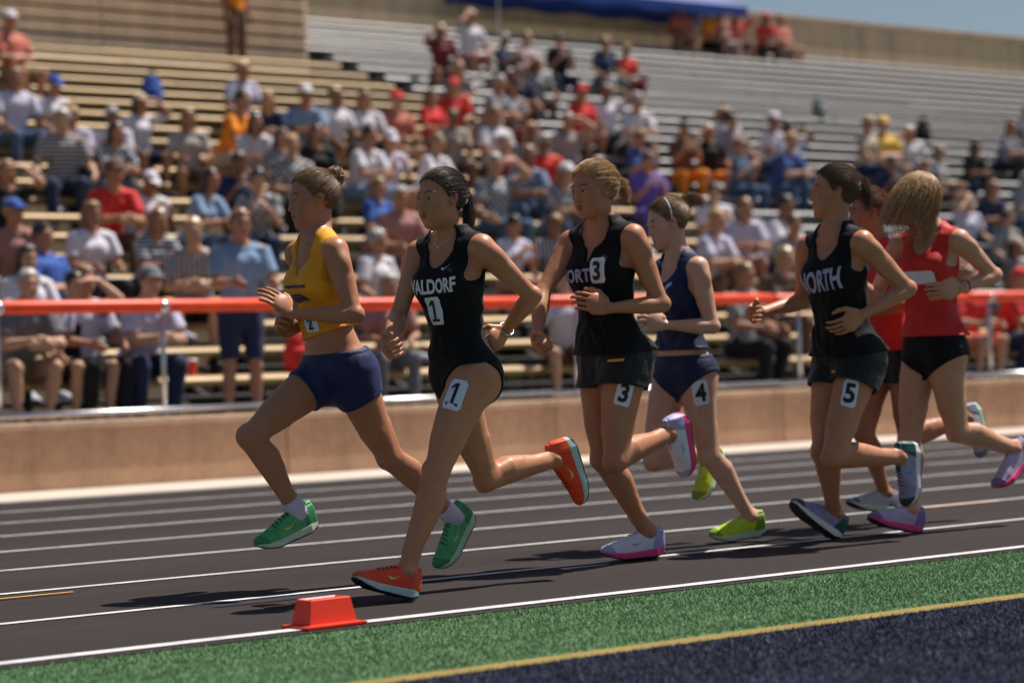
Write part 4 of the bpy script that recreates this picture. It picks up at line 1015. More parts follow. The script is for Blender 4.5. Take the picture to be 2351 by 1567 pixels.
M_TRACK = ground_mat('track rubber', (.038, .029, .0275), [(.2, .60), (.5, 1.0), (.8, 1.45)], 1.3, .55, 260., fine=(170., .40), sc=(.10, 1.6, 1))
M_GREEN = ground_mat('green turf', (.115, .215, .098), [(.25, .55), (.5, 1.0), (.75, 1.5)], 4.0, .8, 240., fine=(120., .5), sc=(.10, 5, 1))
M_NAVY = ground_mat('navy turf', (.026, .030, .062), [(.25, .45), (.5, .9), (.75, 2.0)], 4.0, .8, 240., fine=(120., .5), sc=(.10, 5, 1))
M_YELLOW = ground_mat('yellow turf', (.36, .27, .085), [(.2, .8), (.8, 1.15)], 5.0, .8, 240., fine=(120., .4))
M_FIELD = ground_mat('field turf', (.05, .12, .055), [(.2, .8), (.8, 1.2)], .4, .6, 120.)
M_LINE = ground_mat('white line paint', (.70, .69, .69), [(.25, .62), (.55, 1.0)], 7.0, .35, 260., rough=.7, fine=(150., .22))
M_APRON = ground_mat('pale concrete', (.60, .50, .42), [(.25, .86), (.6, 1.05)], 1.6, .3, 90., fine=(60., .12))

strip('ground', -600, 700, -600, 700, -.05, M_FIELD, kind='structure')
track = strip('track', -60, 120, Y0-.10, Y0+8*LANE+.10, 0.0, M_TRACK, kind='structure')
for i in range(9):
    strip('lane_line', -60, 120, Y0+i*LANE-(.035 if i == 0 else .024), Y0+i*LANE+(.035 if i == 0 else .024), .004, M_LINE, track)
# a few short coloured marks on the lane lines
for (px, py, w, m_) in ((40, 1369, .5, GOLD_P), (640, 1389, .12, GOLD_P), (2200, 1157, .7, GOLD_P), (620, 1376, .5, NAVY)):
    p = hit_z(px, py, .008); strip('exchange_mark', p[0]-w/2, p[0]+w/2, p[1]-.012, p[1]+.012, .008, m_, track)
turf = strip('turf', -60, 120, 5.53, Y0-.10, -.004, M_GREEN, kind='structure')
strip('boundary_line', -60, 120, 5.43, 5.53, -.002, M_YELLOW, turf)
strip('endzone_turf', -60, 120, -12, 5.43, -.004, M_NAVY, kind='structure')
apron = strip('pavement', -60, 120, Y0+8*LANE+.10, 16.51, .004, M_APRON, kind='structure')
# turf fibres
def blades(name, n, x0, x1, y0, y1, mats, h=.011, seed=1):
    rs = np.random.RandomState(seed)
    x = rs.uniform(x0, x1, n); y = rs.uniform(y0, y1, n); p = np.stack([x, y, np.full(n, -.004)], 1)
    a = rs.rand(n)*6.283; ln = rs.normal(size=(n, 2))*.55; hh = h*(.5+.8*rs.rand(n))
    w = np.stack([np.cos(a), np.sin(a), np.zeros(n)], 1)*.0018
    tip = p+np.concatenate([ln*hh[:, None], hh[:, None]], 1)
    V = np.stack([p-w, p+w, tip], 1).reshape(-1, 3); F_ = np.arange(n*3).reshape(-1, 3)
    me = np_mesh(name, V, F_, False); return me
for nm, lab, n, y0, y1, c, sd in (('grass', 'short green turf fibres between track and yellow line', 150000, 5.53, Y0-.11, (.125, .235, .105), 1),
                                  ('grass', 'short navy turf fibres in the near corner', 170000, 3.9, 5.43, (.032, .037, .074), 2)):
    ma = simple(nm+str(sd), c, .6, .3, var=.50, scale=5.0, sc=(.10, 5, 1))
    x0 = 0.8 if sd == 1 else 1.5
    o = link(nm, blades(nm, n, x0, 12.0 if sd == 1 else 9.5, y0, y1, ma, seed=sd), None, ma); tag(o, lab, 'grass', kind='stuff')

# ---- low concrete wall with coping, in cast lengths
def concrete_mat(name, c):
    ma, nt, b = newmat(name)
    n = noise(nt, 1.1, 8.0, .65, sc=(1.6, 1, .35)); r_ = ramp(nt, n.outputs['Fac'], [(.28, mul(c, .42)), (.42, mul(c, .86)), (.6, c), (.8, mul(c, 1.12))])
    n2 = noise(nt, 14.0, 6.0, .6); r2 = ramp(nt, n2.outputs['Fac'], [(.3, (.82,)*3), (.6, (1.0,)*3)])
    mx = add(nt, 'ShaderNodeMix', data_type='RGBA', blend_type='MULTIPLY'); mx.inputs[0].default_value = 1
    nt.links.new(r_.outputs[0], mx.inputs[6]); nt.links.new(r2.outputs[0], mx.inputs[7]); nt.links.new(mx.outputs[2], b.inputs['Base Color'])
    b.inputs['Roughness'].default_value = .88; b.inputs['Specular IOR Level'].default_value = .25
    n3 = noise(nt, 45.0, 6.0, .6); bump(nt, b, n3.outputs['Fac'], .35, .01); MATS[name] = ma; return ma
M_WALL = concrete_mat('tan concrete', (.60, .375, .235)); M_COPE = concrete_mat('tan coping', (.64, .44, .30))
wall = empty('wall', (14, 16.63, 0)); tag(wall, 'low tan concrete wall between the track and the bleachers', 'wall')
PL = 2.9
pm = box_mesh('panel', PL-.012, .22, .46, .006, 1); cm = box_mesh('coping', PL-.010, .27, .06, .012, 2)
for i in range(-4, 11):
    x = 5.2+PL*i-14+PL/2
    o = link('panel', pm, wall, M_WALL); o.location = (x, 0, .235); o.rotation_euler = (0, 0, 0)
    o = link('coping', cm, wall, M_COPE); o.location = (x, 0, .495)
# ---- railing on the wall: orange padded rail, lower pipe, posts
M_ORANGE = simple('orange rail paint', (.80, .060, .008), .42, .35, var=.20, scale=5.0, bmp=.15, bscale=30.)
M_PIPE = simple('galvanised pipe', (.62, .62, .64), .3, metal=1.0, var=.08, scale=20)
M_STEEL = simple('shade-dark steel', (.025, .022, .021), .7, var=.3, scale=6)  # steel colour darkened to deepen the shade under the seats
rail = empty('railing', (14, 16.60, .52)); tag(rail, 'orange padded railing with steel pipe along the low wall', 'railing')
CLAMP = tube_mesh('clamp', [(-.03, 0, 0), (0, 0, 0), (.03, 0, 0)], .0585, 16)
for i in range(-4, 11):
    x = 5.2+PL*i-14
    L = PL-.03
    me = MATS.get('_railmesh')
    if me is None:
        V, Fq = tube_arrays([(0, 0, 0), (.02, 0, 0), (L-.02, 0, 0), (L, 0, 0)], [.046, .054, .054, .046], 18); me = poly_mesh('padded_rail', V, Fq); MATS['_railmesh'] = me
        pipe = tube_mesh('lower_pipe', [(0, 0, 0), (PL/2, 0, 0), (PL, 0, 0)], .025, 12)
        post = tube_mesh('post', [(0, 0, .005), (0, 0, .4), (0, 0, .84)], .021, 10)
        foot = box_mesh('base_plate', .11, .09, .012, .003, 1, (0, 0, .011))
    o = link('padded_rail', me, rail, M_ORANGE); o.location = (x, 0, .885+(.006 if i % 2 else 0))
    o = link('lower_pipe', pipe, rail, M_PIPE); o.location = (x, -.035, .062)
    for q in (0, 1):
        o = link('post', post, rail, M_PIPE); o.location = (x+.35+q*PL/2, .012, .008)
        o3 = link('clamp', CLAMP, rail, M_PIPE); o3.location = (x+.35+q*PL/2, 0, .885)
        o2 = link('base_plate', foot, rail, M_PIPE); o2.location = (x+.35+q*PL/2, .012, .004)

# ---- bleachers
ROW_Y, ROW_Z, DY, DZ = 18.0, .84, .75, .255
def row(k): return ROW_Y+DY*k, ROW_Z+DZ*k
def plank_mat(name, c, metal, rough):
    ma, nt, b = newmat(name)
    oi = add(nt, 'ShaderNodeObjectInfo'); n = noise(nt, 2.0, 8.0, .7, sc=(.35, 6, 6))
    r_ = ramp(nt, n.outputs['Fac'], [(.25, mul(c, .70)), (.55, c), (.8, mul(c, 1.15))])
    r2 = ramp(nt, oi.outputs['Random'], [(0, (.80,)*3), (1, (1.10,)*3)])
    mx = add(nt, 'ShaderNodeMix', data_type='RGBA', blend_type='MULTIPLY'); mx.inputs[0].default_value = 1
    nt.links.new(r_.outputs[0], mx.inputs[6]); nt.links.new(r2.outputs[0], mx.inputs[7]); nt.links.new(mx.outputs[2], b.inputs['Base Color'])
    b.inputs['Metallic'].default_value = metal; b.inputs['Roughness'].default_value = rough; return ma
M_GOLDSEAT = plank_mat('tan weathered plank', (.58, .385, .18), .05, .5); M_SHADE_G = plank_mat('gold channel', (.52, .35, .08), .2, .45); M_SHADE_S = plank_mat('grey channel', (.30, .28, .27), .2, .5); M_SILVSEAT = plank_mat('silver aluminium plank', (.48, .46, .455), .2, .45)  # lower strip tones hold the shade of the seat front
M_TREAD = plank_mat('shade-dark tread', (.022, .018, .016), .2, .6); M_BEIGE = concrete_mat('beige board', (.76, .56, .39))  # treads near-black: shade in the gaps between rows put into their colour
def plank_section(w, t, r):
    """bull-nosed plank section in (y, z), front edge at y=-w/2, top at z=0"""
    P = []
    ry = r*(2.2 if r > .02 else 1.0)
    for a in np.linspace(0, 90, 7): P.append((-w/2+ry-ry*math.sin(math.radians(a)), -r+r*math.cos(math.radians(a))))
    P += [(-w/2, -t+.006), (-w/2+.006, -t), (-w/2+.05, -t), (-w/2+.055, -t+.02), (w/2-.055, -t+.02), (w/2-.05, -t), (w/2-.006, -t), (w/2, -t+.006), (w/2, -.006), (w/2-.006, 0)]
    return P
def extrude_x(name, sec, L):
    n = len(sec); V = [(-L/2, y, z) for y, z in sec]+[(L/2, y, z) for y, z in sec]
    F_ = [(i, (i+1) % n, n+(i+1) % n, n+i)[::-1] for i in range(n)]+[tuple(range(n)), tuple(range(2*n-1, n-1, -1))]
    return poly_mesh(name, V, F_, False)
PKL = 4.6
SEAT = extrude_x('seat_plank', plank_section(.27, .058, .046), PKL-.012)
for p_ in SEAT.polygons: p_.use_smooth = False
SHADE_LIP = extrude_x('shade_lip', [(-.112, -.056), (-.112, -.084), (.112, -.084), (.112, -.056)], PKL-.02)  # added strip; its colour stands in for the seat's shaded lower face
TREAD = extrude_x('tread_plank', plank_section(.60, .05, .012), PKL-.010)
def in_view(x0, x1, Y, z):
    a, b = proj((x0, Y, z)), proj((x1, Y, z)); return b[0] > -700 and a[0] < W_PX+700
def bleacher(label, xs, krange, mat):
    root = empty('bleacher', ((xs[0]+xs[-1])/2, 18, 0)); tag(root, label, 'bleacher', 'grandstand bleachers'); bx = root.location
    for k in krange:
        Y, z = row(k)
        for x in xs:
            if not in_view(x-PKL/2, x+PKL/2, Y, z): continue
            j = rnd.uniform(-.006, .006)
            o = link('seat_plank', SEAT, root, mat); o.location = (x-bx[0]+j, Y-18+rnd.uniform(-.006, .006), z+rnd.uniform(-.003, .003))
            c_ = link('shade_lip', SHADE_LIP, o, M_SHADE_G if mat is M_GOLDSEAT else M_SHADE_S)
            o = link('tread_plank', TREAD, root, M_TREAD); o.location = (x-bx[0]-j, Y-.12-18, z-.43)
    k0, k1 = krange[0], krange[-1]; (ya, za), (yb, zb) = row(k0), row(k1)
    ang = math.atan2(zb-za, yb-ya); L = math.hypot(yb-ya+.5, zb-za+.2)
    sm = box_mesh('stringer', .07, L, .16, .004, 1)
    for x in np.arange(xs[0]-PKL/2+.02, xs[-1]+PKL/2+.1, PKL/2):
        if not in_view(x-1, x+1, ya, za) and not in_view(x-1, x+1, yb, zb): continue
        o = link('stringer', sm, root, M_STEEL); o.location = (x-bx[0], (ya+yb)/2-.10-18, (za+zb)/2-.60); o.rotation_euler = (ang, 0, 0)
        for k in range(k0, k1+1, 5):
            Y, z = row(k)
            if not in_view(x-1, x+1, Y, z): continue
            h = z-.66; o = link('post', box_mesh('post', .06, .06, h, .003, 1, (0, 0, h/2)), root, M_STEEL); o.location = (x-bx[0], Y-18, .0)
        for k in range(k0, k1+1):          # seat brackets
            Y, z = row(k)
            if not in_view(x-.2, x+.2, Y, z) or k > 12: continue
            o = link('bracket', BRK, root, M_STEEL); o.location = (x-bx[0], Y-18, z-.255)
    return root
BRK = box_mesh('bracket', .05, .05, .37, .004, 1)
XS_L = [23.2-PKL/2-PKL*i for i in range(5)][::-1]
XS_R = [23.55+PKL/2+PKL*i for i in range(7)]
NROW_L, NROW_R = 21, 27
bleacher('gold plank bleacher section, the one at the left', XS_L, range(0, NROW_L), M_GOLDSEAT)
bleacher('silver aluminium bleacher section, taller one at the right', XS_R, range(0, NROW_R), M_SILVSEAT)
# deck behind the wall and the soil under the stand, its colour darkened for the shade there
M_DECK = simple('deck concrete', (.16, .145, .13), .9, var=.2, scale=2.0)
dk = link('walkway', box_mesh('walkway', 120, 1.5, .44, 0, 1, (30, 17.49, .18)), None, M_DECK); dk['kind'] = 'structure'
soil = strip('soil', -60, 120, 18.24, 41, .0, simple('shade-dark soil', (.02, .017, .014), .95, var=.3), kind='structure')
# rear wall with parapet, cast panels; siding boards behind the gold section
M_TAN = concrete_mat('tan rear wall', (.78, .56, .36))
YR = row(NROW_R)[0]+.35
zr = hit_y(2351, 90, YR)[2]
rw = empty('wall', (40, YR, 0)); tag(rw, 'tall tan concrete wall closing the back of the bleachers', 'wall')
rp = box_mesh('panel', 5.98, .25, zr-.1, .01, 1, (0, 0, (zr-.1)/2)); rc = box_mesh('coping', 5.99, .34, .12, .015, 2)
for i in range(-1, 9):
    o = link('panel', rp, rw, M_TAN); o.location = (23.6+6*i+3-40, 0, 0)
    o = link('coping', rc, rw, M_COPE); o.location = (23.6+6*i+3-40, 0, zr-.04)
yb, zb = row(NROW_L); bw = empty('wall', (15, yb+.1, 0)); tag(bw, 'beige boarded wall behind the top of the gold bleacher section', 'wall')
BH = .11; bd = box_mesh('board', 3.98, .05, BH-.003, .006, 2)
for j in range(22):
    for i in range(4):
        o = link('board', bd, bw, M_BEIGE); o.location = (23.2-2-4*i-15, .02 if j % 2 else .026, zb-.62+j*BH+BH/2); o.rotation_euler = (R(-32), 0, 0)
o = link('backing', box_mesh('backing', 20, .12, zb+2.0, 0, 1, (0, 0, (zb+2.0)/2)), bw, M_TAN); o.location = (23.2-10-15, .14, 0)

# ---- blue canopy on the top landing
def canopy():
    yc = YR-1.0; a, b = hit_y(1075, 12, yc), hit_y(1660, 12, yc); x0, x1 = a[0], b[0]; w = x1-x0; zc = hit_y(1400, 30, yc)[2]; d = 1.5
    root = empty('canopy', ((x0+x1)/2, yc, zc)); tag(root, 'blue canopy tent on the top landing against the rear wall', 'canopy')
    mb = simple('blue canopy fabric', (.012, .05, .28), .6, var=.1)
    V = [(-w/2, -d/2, .25), (w/2, -d/2, .25), (w/2, d/2, .25), (-w/2, d/2, .25), (-w*.12, 0, .95), (w*.12, 0, .95)]
    link('roof', poly_mesh('roof', V, [(0, 1, 5, 4), (1, 2, 5), (2, 3, 4, 5), (3, 0, 4)], False), root, mb)
    for q, nm in ((-1, 'valance'), (1, 'valance')):
        n = 40; t = np.linspace(-w/2, w/2, n); top = np.stack([t, np.full(n, q*d/2*1.003), np.full(n, .25)], 1); bt = top.copy(); bt[:, 2] = .03+.03*np.cos(t*4.0)
        link(nm, poly_mesh(nm, np.concatenate([top, bt]), [(i, n+i, n+i+1, i+1) for i in range(n-1)], False), root, mb)
    zl = row(NROW_R-1)[1]-.40
    for sx in (-1, 1):
        for sy in (-1, 1): link('leg', tube_mesh('leg', [(sx*w*.47, sy*d*.46, zl-zc), (sx*w*.47, sy*d*.46, 0), (sx*w*.47, sy*d*.46, .25)], .02, 8), root, M_PIPE)
canopy()
ld = link('landing', box_mesh('landing', 42, 1.15, .10, 0, 1, (23.55+21, YR-.70, row(NROW_R-1)[1]-.44)), None, M_DECK); ld['kind'] = 'structure'

# ---- red lane marker on the inner line
def marker():
    p = hit_z(770, 1440, 0); root = empty('marker', (p[0], Y0+.02, .004), R(4)); tag(root, 'small red plastic lane marker standing on the inner white line', 'marker')
    mr = simple('red plastic', (.80, .040, .012), .35, .5, var=.06)
    def fr(x, y, z): return [(-x, -y, z), (x, -y, z), (x, y, z), (-x, y, z)]
    L = [fr(.128, .075, 0), fr(.128, .075, .008), fr(.100, .052, .012), fr(.086, .040, .092), fr(.080, .035, .095), fr(.072, .029, .090), fr(.086, .042, .016)]
    V = [v for l in L for v in l]; F_ = []
    for i in range(len(L)-1):
        for j in range(4): k = (j+1) % 4; F_.append((i*4+j, i*4+k, (i+1)*4+k, (i+1)*4+j))
    link('shell', poly_mesh('shell', V, F_, False), root, mr)
marker()
# ================================================================== spectators
SK_C = [skin_mat('spectator skin %d' % i, c, .6) for i, c in enumerate([(.44, .22, .14), (.38, .18, .11), (.52, .30, .20), (.26, .13, .075)])]
CC = dict(white=(.66, .63, .68), lilac=(.55, .53, .68), red=(.66, .035, .03), maroon=(.16, .018, .025), black=(.012, .012, .014), navy=(.018, .028, .075), blue=(.03, .09, .36),
          jeans=(.055, .10, .18), light_blue=(.20, .30, .46), grey=(.15, .15, .165), orange=(.85, .25, .015), gold=(.70, .42, .06), khaki=(.26, .18, .115), pink=(.40, .19, .17),
          brown=(.13, .075, .05), cream=(.50, .40, .28), sage=(.13, .16, .145), coral=(.72, .20, .13), purple=(.13, .09, .38))
WORD = dict(light_blue='light blue', jeans='blue denim')
def cm_(c, pat=0):
    if not pat: return cloth('crowd '+c, CC[c], .8)
    nm = 'crowd %s pattern %d' % (c, pat)
    if nm in MATS: return MATS[nm]
    ma, nt, b = newmat(nm); tc = add(nt, 'ShaderNodeTexCoord'); mp = add(nt, 'ShaderNodeMapping'); w_ = add(nt, 'ShaderNodeTexWave' if pat < 3 else 'ShaderNodeTexChecker')
    mp.inputs['Rotation'].default_value = (0, math.pi/2 if pat == 1 else 0, 0); nt.links.new(tc.outputs['Object'], mp.inputs[0]); nt.links.new(mp.outputs[0], w_.inputs['Vector'])
    w_.inputs['Scale'].default_value = 7.0 if pat < 3 else 22.0
    c2 = tuple(x*.35+.02 for x in CC[c]) if max(CC[c]) > .3 else (.5, .5, .52)
    r_ = ramp(nt, w_.outputs['Fac'], [(.48, CC[c]), (.52, c2)]); nt.links.new(r_.outputs[0], b.inputs['Base Color']); b.inputs['Roughness'].default_value = .85; MATS[nm] = ma; return ma
def crowd_variant(pose, male, hair):
    s = 1.06 if male else .98; F0, L0, U0 = np.array([0, -1.0, 0]), np.array([1.0, 0, 0]), np.array([0, 0, 1.0])
    def v(f, l, u): return F0*f+L0*l+U0*u
    J = {}
    st = pose.startswith('stand')
    J['pel'] = v(0, 0, .93*s) if st else v(-.02, 0, .115*s)
    ln = dict(shade=.06, side=.15, upright=.08, lean=.45, phone=.12, back=-.12, stand=.02, stand_rail=.10)[pose]
    J['neck'] = J['pel']+v(math.sin(ln), 0, math.cos(ln))*.50*s; J['lp'] = L0.copy(); lean_frame(J, 0.0)
    J['head'] = J['neck']+v(math.sin(ln*.5)*.185+.02, 0, .185)*s; hf = v(1, 0, -.10 if pose != 'phone' else -.45)
    if pose == 'side': hf = v(.75, .65, -.05)
    J['hf'] = nrm(hf); J['hl'] = nrm(np.cross(U0, J['hf'])); J['hu'] = np.cross(J['hf'], J['hl'])
    for q, nm in ((1, 'L'), (-1, 'R')):
        J['hip'+nm] = J['pel']+v(0, q*.09*s, -.03*s); J['sh'+nm] = J['neck']+v(0, q*.165*s, -.04*s)
        if st: J['kn'+nm] = J['hip'+nm]+v(.03, q*.02, -.42*s); J['an'+nm] = J['kn'+nm]+v(-.03, q*.01, -.40*s)
        else: J['kn'+nm] = J['hip'+nm]+nrm(v(1, q*.18, .03))*.40*s; J['an'+nm] = v(.30+.04*q, q*.14, -.345)
        J['toe'+nm] = J['an'+nm]+v(.19, q*.05, -.06)
        sh = J['sh'+nm]
        if pose == 'upright': el = sh+nrm(v(.25, q*.30, -1))*.285*s; wr = el+nrm(v(.85, -q*.35, -.10))*.24*s; hd = v(1, -q*.2, -.3)
        elif pose == 'lean': el = sh+nrm(v(.45, q*.20, -.85))*.285*s; wr = el+nrm(v(.55, -q*.55, .10))*.24*s; hd = v(.4, -q*.8, -.3)
        elif pose == 'phone': el = sh+nrm(v(.30, q*.18, -1))*.285*s; wr = el+nrm(v(.75, -q*.40, .55))*.24*s; hd = v(.4, -q*.5, .7)
        elif pose == 'shade' and q > 0: el = sh+nrm(v(.80, q*.45, .30))*.285*s; wr = el+nrm(v(-.15, -q*.65, .62))*.24*s; hd = v(.1, -q, .1)
        elif pose in ('shade', 'side'): el = sh+nrm(v(.15+.1*q, q*.42, -1))*.285*s; wr = el+nrm(v(.75, q*.10, -.35))*.24*s; hd = v(1, -q*.1, -.4)
        elif pose == 'back': el = sh+nrm(v(.35, q*.25, -.9))*.285*s; wr = el+nrm(v(.45, -q*.85, .02))*.24*s; hd = v(.2, -q, .05)
        elif pose == 'stand': el = sh+nrm(v(-.05, q*.22, -1))*.285*s; wr = el+nrm(v(.30, q*.02, -1))*.24*s; hd = v(.2, 0, -1)
        else: el = sh+nrm(v(.35, q*.25, -.9))*.285*s; wr = el+nrm(v(.95, -q*.2, .05))*.24*s; hd = v(1, -q*.2, -.2)
        J['el'+nm], J['wr'+nm] = el, wr; J['hand'+nm] = (hd, -L0*q+v(0, 0, -.3), .6, {})
    g, T, G, D = human(J, .011, s, male=male, hands=False)
    out = {}
    me, V = sdf_mesh('body', g, D); set_col(me, face_cols(V, J['head'], J['hl'], J['hf'], J['hu'], s)); out['body'] = me
    S, X, Y, Z = g.sl(g.lo, g.lo+g.n*g.v); a, x, y = torso_xyz(J, X, Y, Z)
    U = T.copy()
    for nm in 'LR':
        sh, el = J['sh'+nm], J['el'+nm]; m_ = (1.15 if male else 1.0)*s
        put(g, U, Loft(sh, sh+(el-sh)*.72, F0 if abs(nrm(el-sh)@F0) < .9 else U0, [(-.05, .062*m_, .060*m_, 0), (.4, .057*m_, .058*m_, 0), (1, .055*m_, .056*m_, 0)], cap=.15), .03)
    n_ = vnoise_at(X, Y, Z, np.abs(U) < .05, (14., .007), (30., .003))
    U = U-.014-n_
    nk = (np.sqrt((x/.075)**2+((y-.02)/.075)**2+((a-1.10)*J['tl']/.075)**2)-1)*.06
    U = np.maximum(np.maximum(np.maximum(U, ((.0 if st else .03)-a)*J['tl']), -nk), (a-1.07)*J['tl']).astype(np.float32); out['shirt'], _ = sdf_mesh('shirt', g, U)
    for nmx, tl_, t2 in (('trousers', 1.0, .90), ('shorts', .86, 0)):
        Q = smax(T-.012, (a-.12)*J['tl'], .004).astype(np.float32)
        for nm in 'LR':
            h, k, an = J['hip'+nm], J['kn'+nm], J['an'+nm]; m_ = s*(1.06 if male else 1.0); fw = np.cross(nrm(k-h), L0)
            put(g, Q, Loft(h, h+(k-h)*tl_, fw, [(-.05, .094*m_, .096*m_, 0), (.3, .092*m_, .094*m_, 0), (.75, .076*m_, .080*m_, 0), (1, .072*m_, .076*m_, 0)], cap=1.0 if t2 else .1), .03)
            if t2: put(g, Q, Loft(k, k+(an-k)*t2*1.05, np.cross(nrm(an-k), L0), [(0, .066*m_, .070*m_, 0), (.4, .064*m_, .070*m_, -.008), (1, .050*m_, .058*m_, 0)], cap=.1), .02)
        Q = Q-vnoise_at(X, Y, Z, np.abs(Q) < .05, (18., .006)); out[nmx], _ = sdf_mesh(nmx, g, Q)
    c, A = J['head'], np.array([J['hl'], J['hf'], J['hu']])
    def w(q): return c+np.asarray(q)@A*s
    gg = Grid(c-.30, c+.17, .008); S, X, Y, Z = gg.sl(gg.lo, gg.lo+gg.n*gg.v); yy = lin(X, Y, Z, c, A[1])/s; zz = lin(X, Y, Z, c, A[2])/s
    e = Ell(w(SC), (SR+.012)*s, A).ev(X, Y, Z); hl = np.interp(yy, HL_Y, HL_Z).astype(np.float32)
    H = smax(e, (hl-.010-zz)*.8, .006).astype(np.float32)
    if hair == 'long':
        for q in (-1, 1): put(gg, H, Loft(w((q*.06, -.03, .0)), w((q*.070, -.055, -.20)), A[1], [(0, .030, .050, 0), (.6, .034, .050, 0), (1, .018, .03, 0)]), .03)
        put(gg, H, Loft(w((0, -.07, .0)), w((0, -.085, -.19)), A[1], [(0, .06, .03, 0), (1, .05, .025, 0)]), .03)
    H += vnoise_at(X, Y, Z, np.abs(H) < .04, (40., .006), (90., .003)); out['hair'], _ = sdf_mesh('hair', gg, H)
    e = Ell(w(SC+[0, .002, .002]), (SR+.017)*s, A).ev(X, Y, Z); K = smax(e, (.040-zz)*.9, .006).astype(np.float32)
    put(gg, K, Ell(w((0, .105, .045)), (.070*s, .068*s, .010*s), A), .008); out['cap'], _ = sdf_mesh('cap', gg, K)
    out['J'] = J; return out
VARS = {}
for key in (('upright', False, 'long'), ('upright', True, 'short'), ('lean', True, 'short'), ('lean', False, 'long'), ('phone', False, 'short'), ('back', True, 'short'), ('shade', False, 'long'), ('shade', True, 'short'), ('side', False, 'short'), ('side', True, 'short'),
            ('stand', True, 'short'), ('stand', False, 'long'), ('stand_rail', True, 'short')):
    VARS[key[0]+('m' if key[1] else 'f')] = crowd_variant(*key)
print('crowd variants', round(time.time()-T_START, 1))
HAIRC = [H_BRN, H_LBR, H_BLD, H_DBL, hair_mat('black hair', (.012, .010, .009)), hair_mat('grey hair', (.35, .33, .31))]
def person(var, loc, rz, shirt, bottom, bcol, head, skin, hcol, pat=0):
    v = VARS[var]; root = empty('person', loc, rz); J = v['J']
    link('body', v['body'], root, SK_C[skin]); link('shirt', v['shirt'], root, cm_(shirt, pat))
    link(bottom, v[bottom], root, cm_(bcol))
    link('hair', v['hair'], root, HAIRC[hcol])
    if head: link('cap', v['cap'], root, cm_(head))
    for nm in 'LR':
        an, toe = J['an'+nm], J['toe'+nm]; d = toe-an; d = nrm(d*[1, 1, 0]); l = np.cross(U3, d)
        o = link('shoe', SHOE_LOW, root, (SH_WHT, LACE_D, SH_GRY)[(skin+hcol) % 3]); Mx = Matrix.Identity(4); og = an-d*.062-U3*.098
        for i in range(3): Mx[i][0] = d[i]*1.04; Mx[i][1] = l[i]*1.04; Mx[i][2] = U3[i]; Mx[i][3] = og[i]
        o.matrix_basis = Mx
    return root
U3 = np.array([0, 0, 1.0])
_g = Grid(SG.lo, SG.lo+SG.n*SG.v, .009); _P = np.stack(np.meshgrid(*_g.ax, indexing='ij'), -1).reshape(-1, 3)
SHOE_LOW, _ = sdf_mesh('shoe', _g, np.minimum(samp(SG, SU, _P), samp(SG, SS, _P)).reshape(tuple(_g.n)).astype(np.float32))
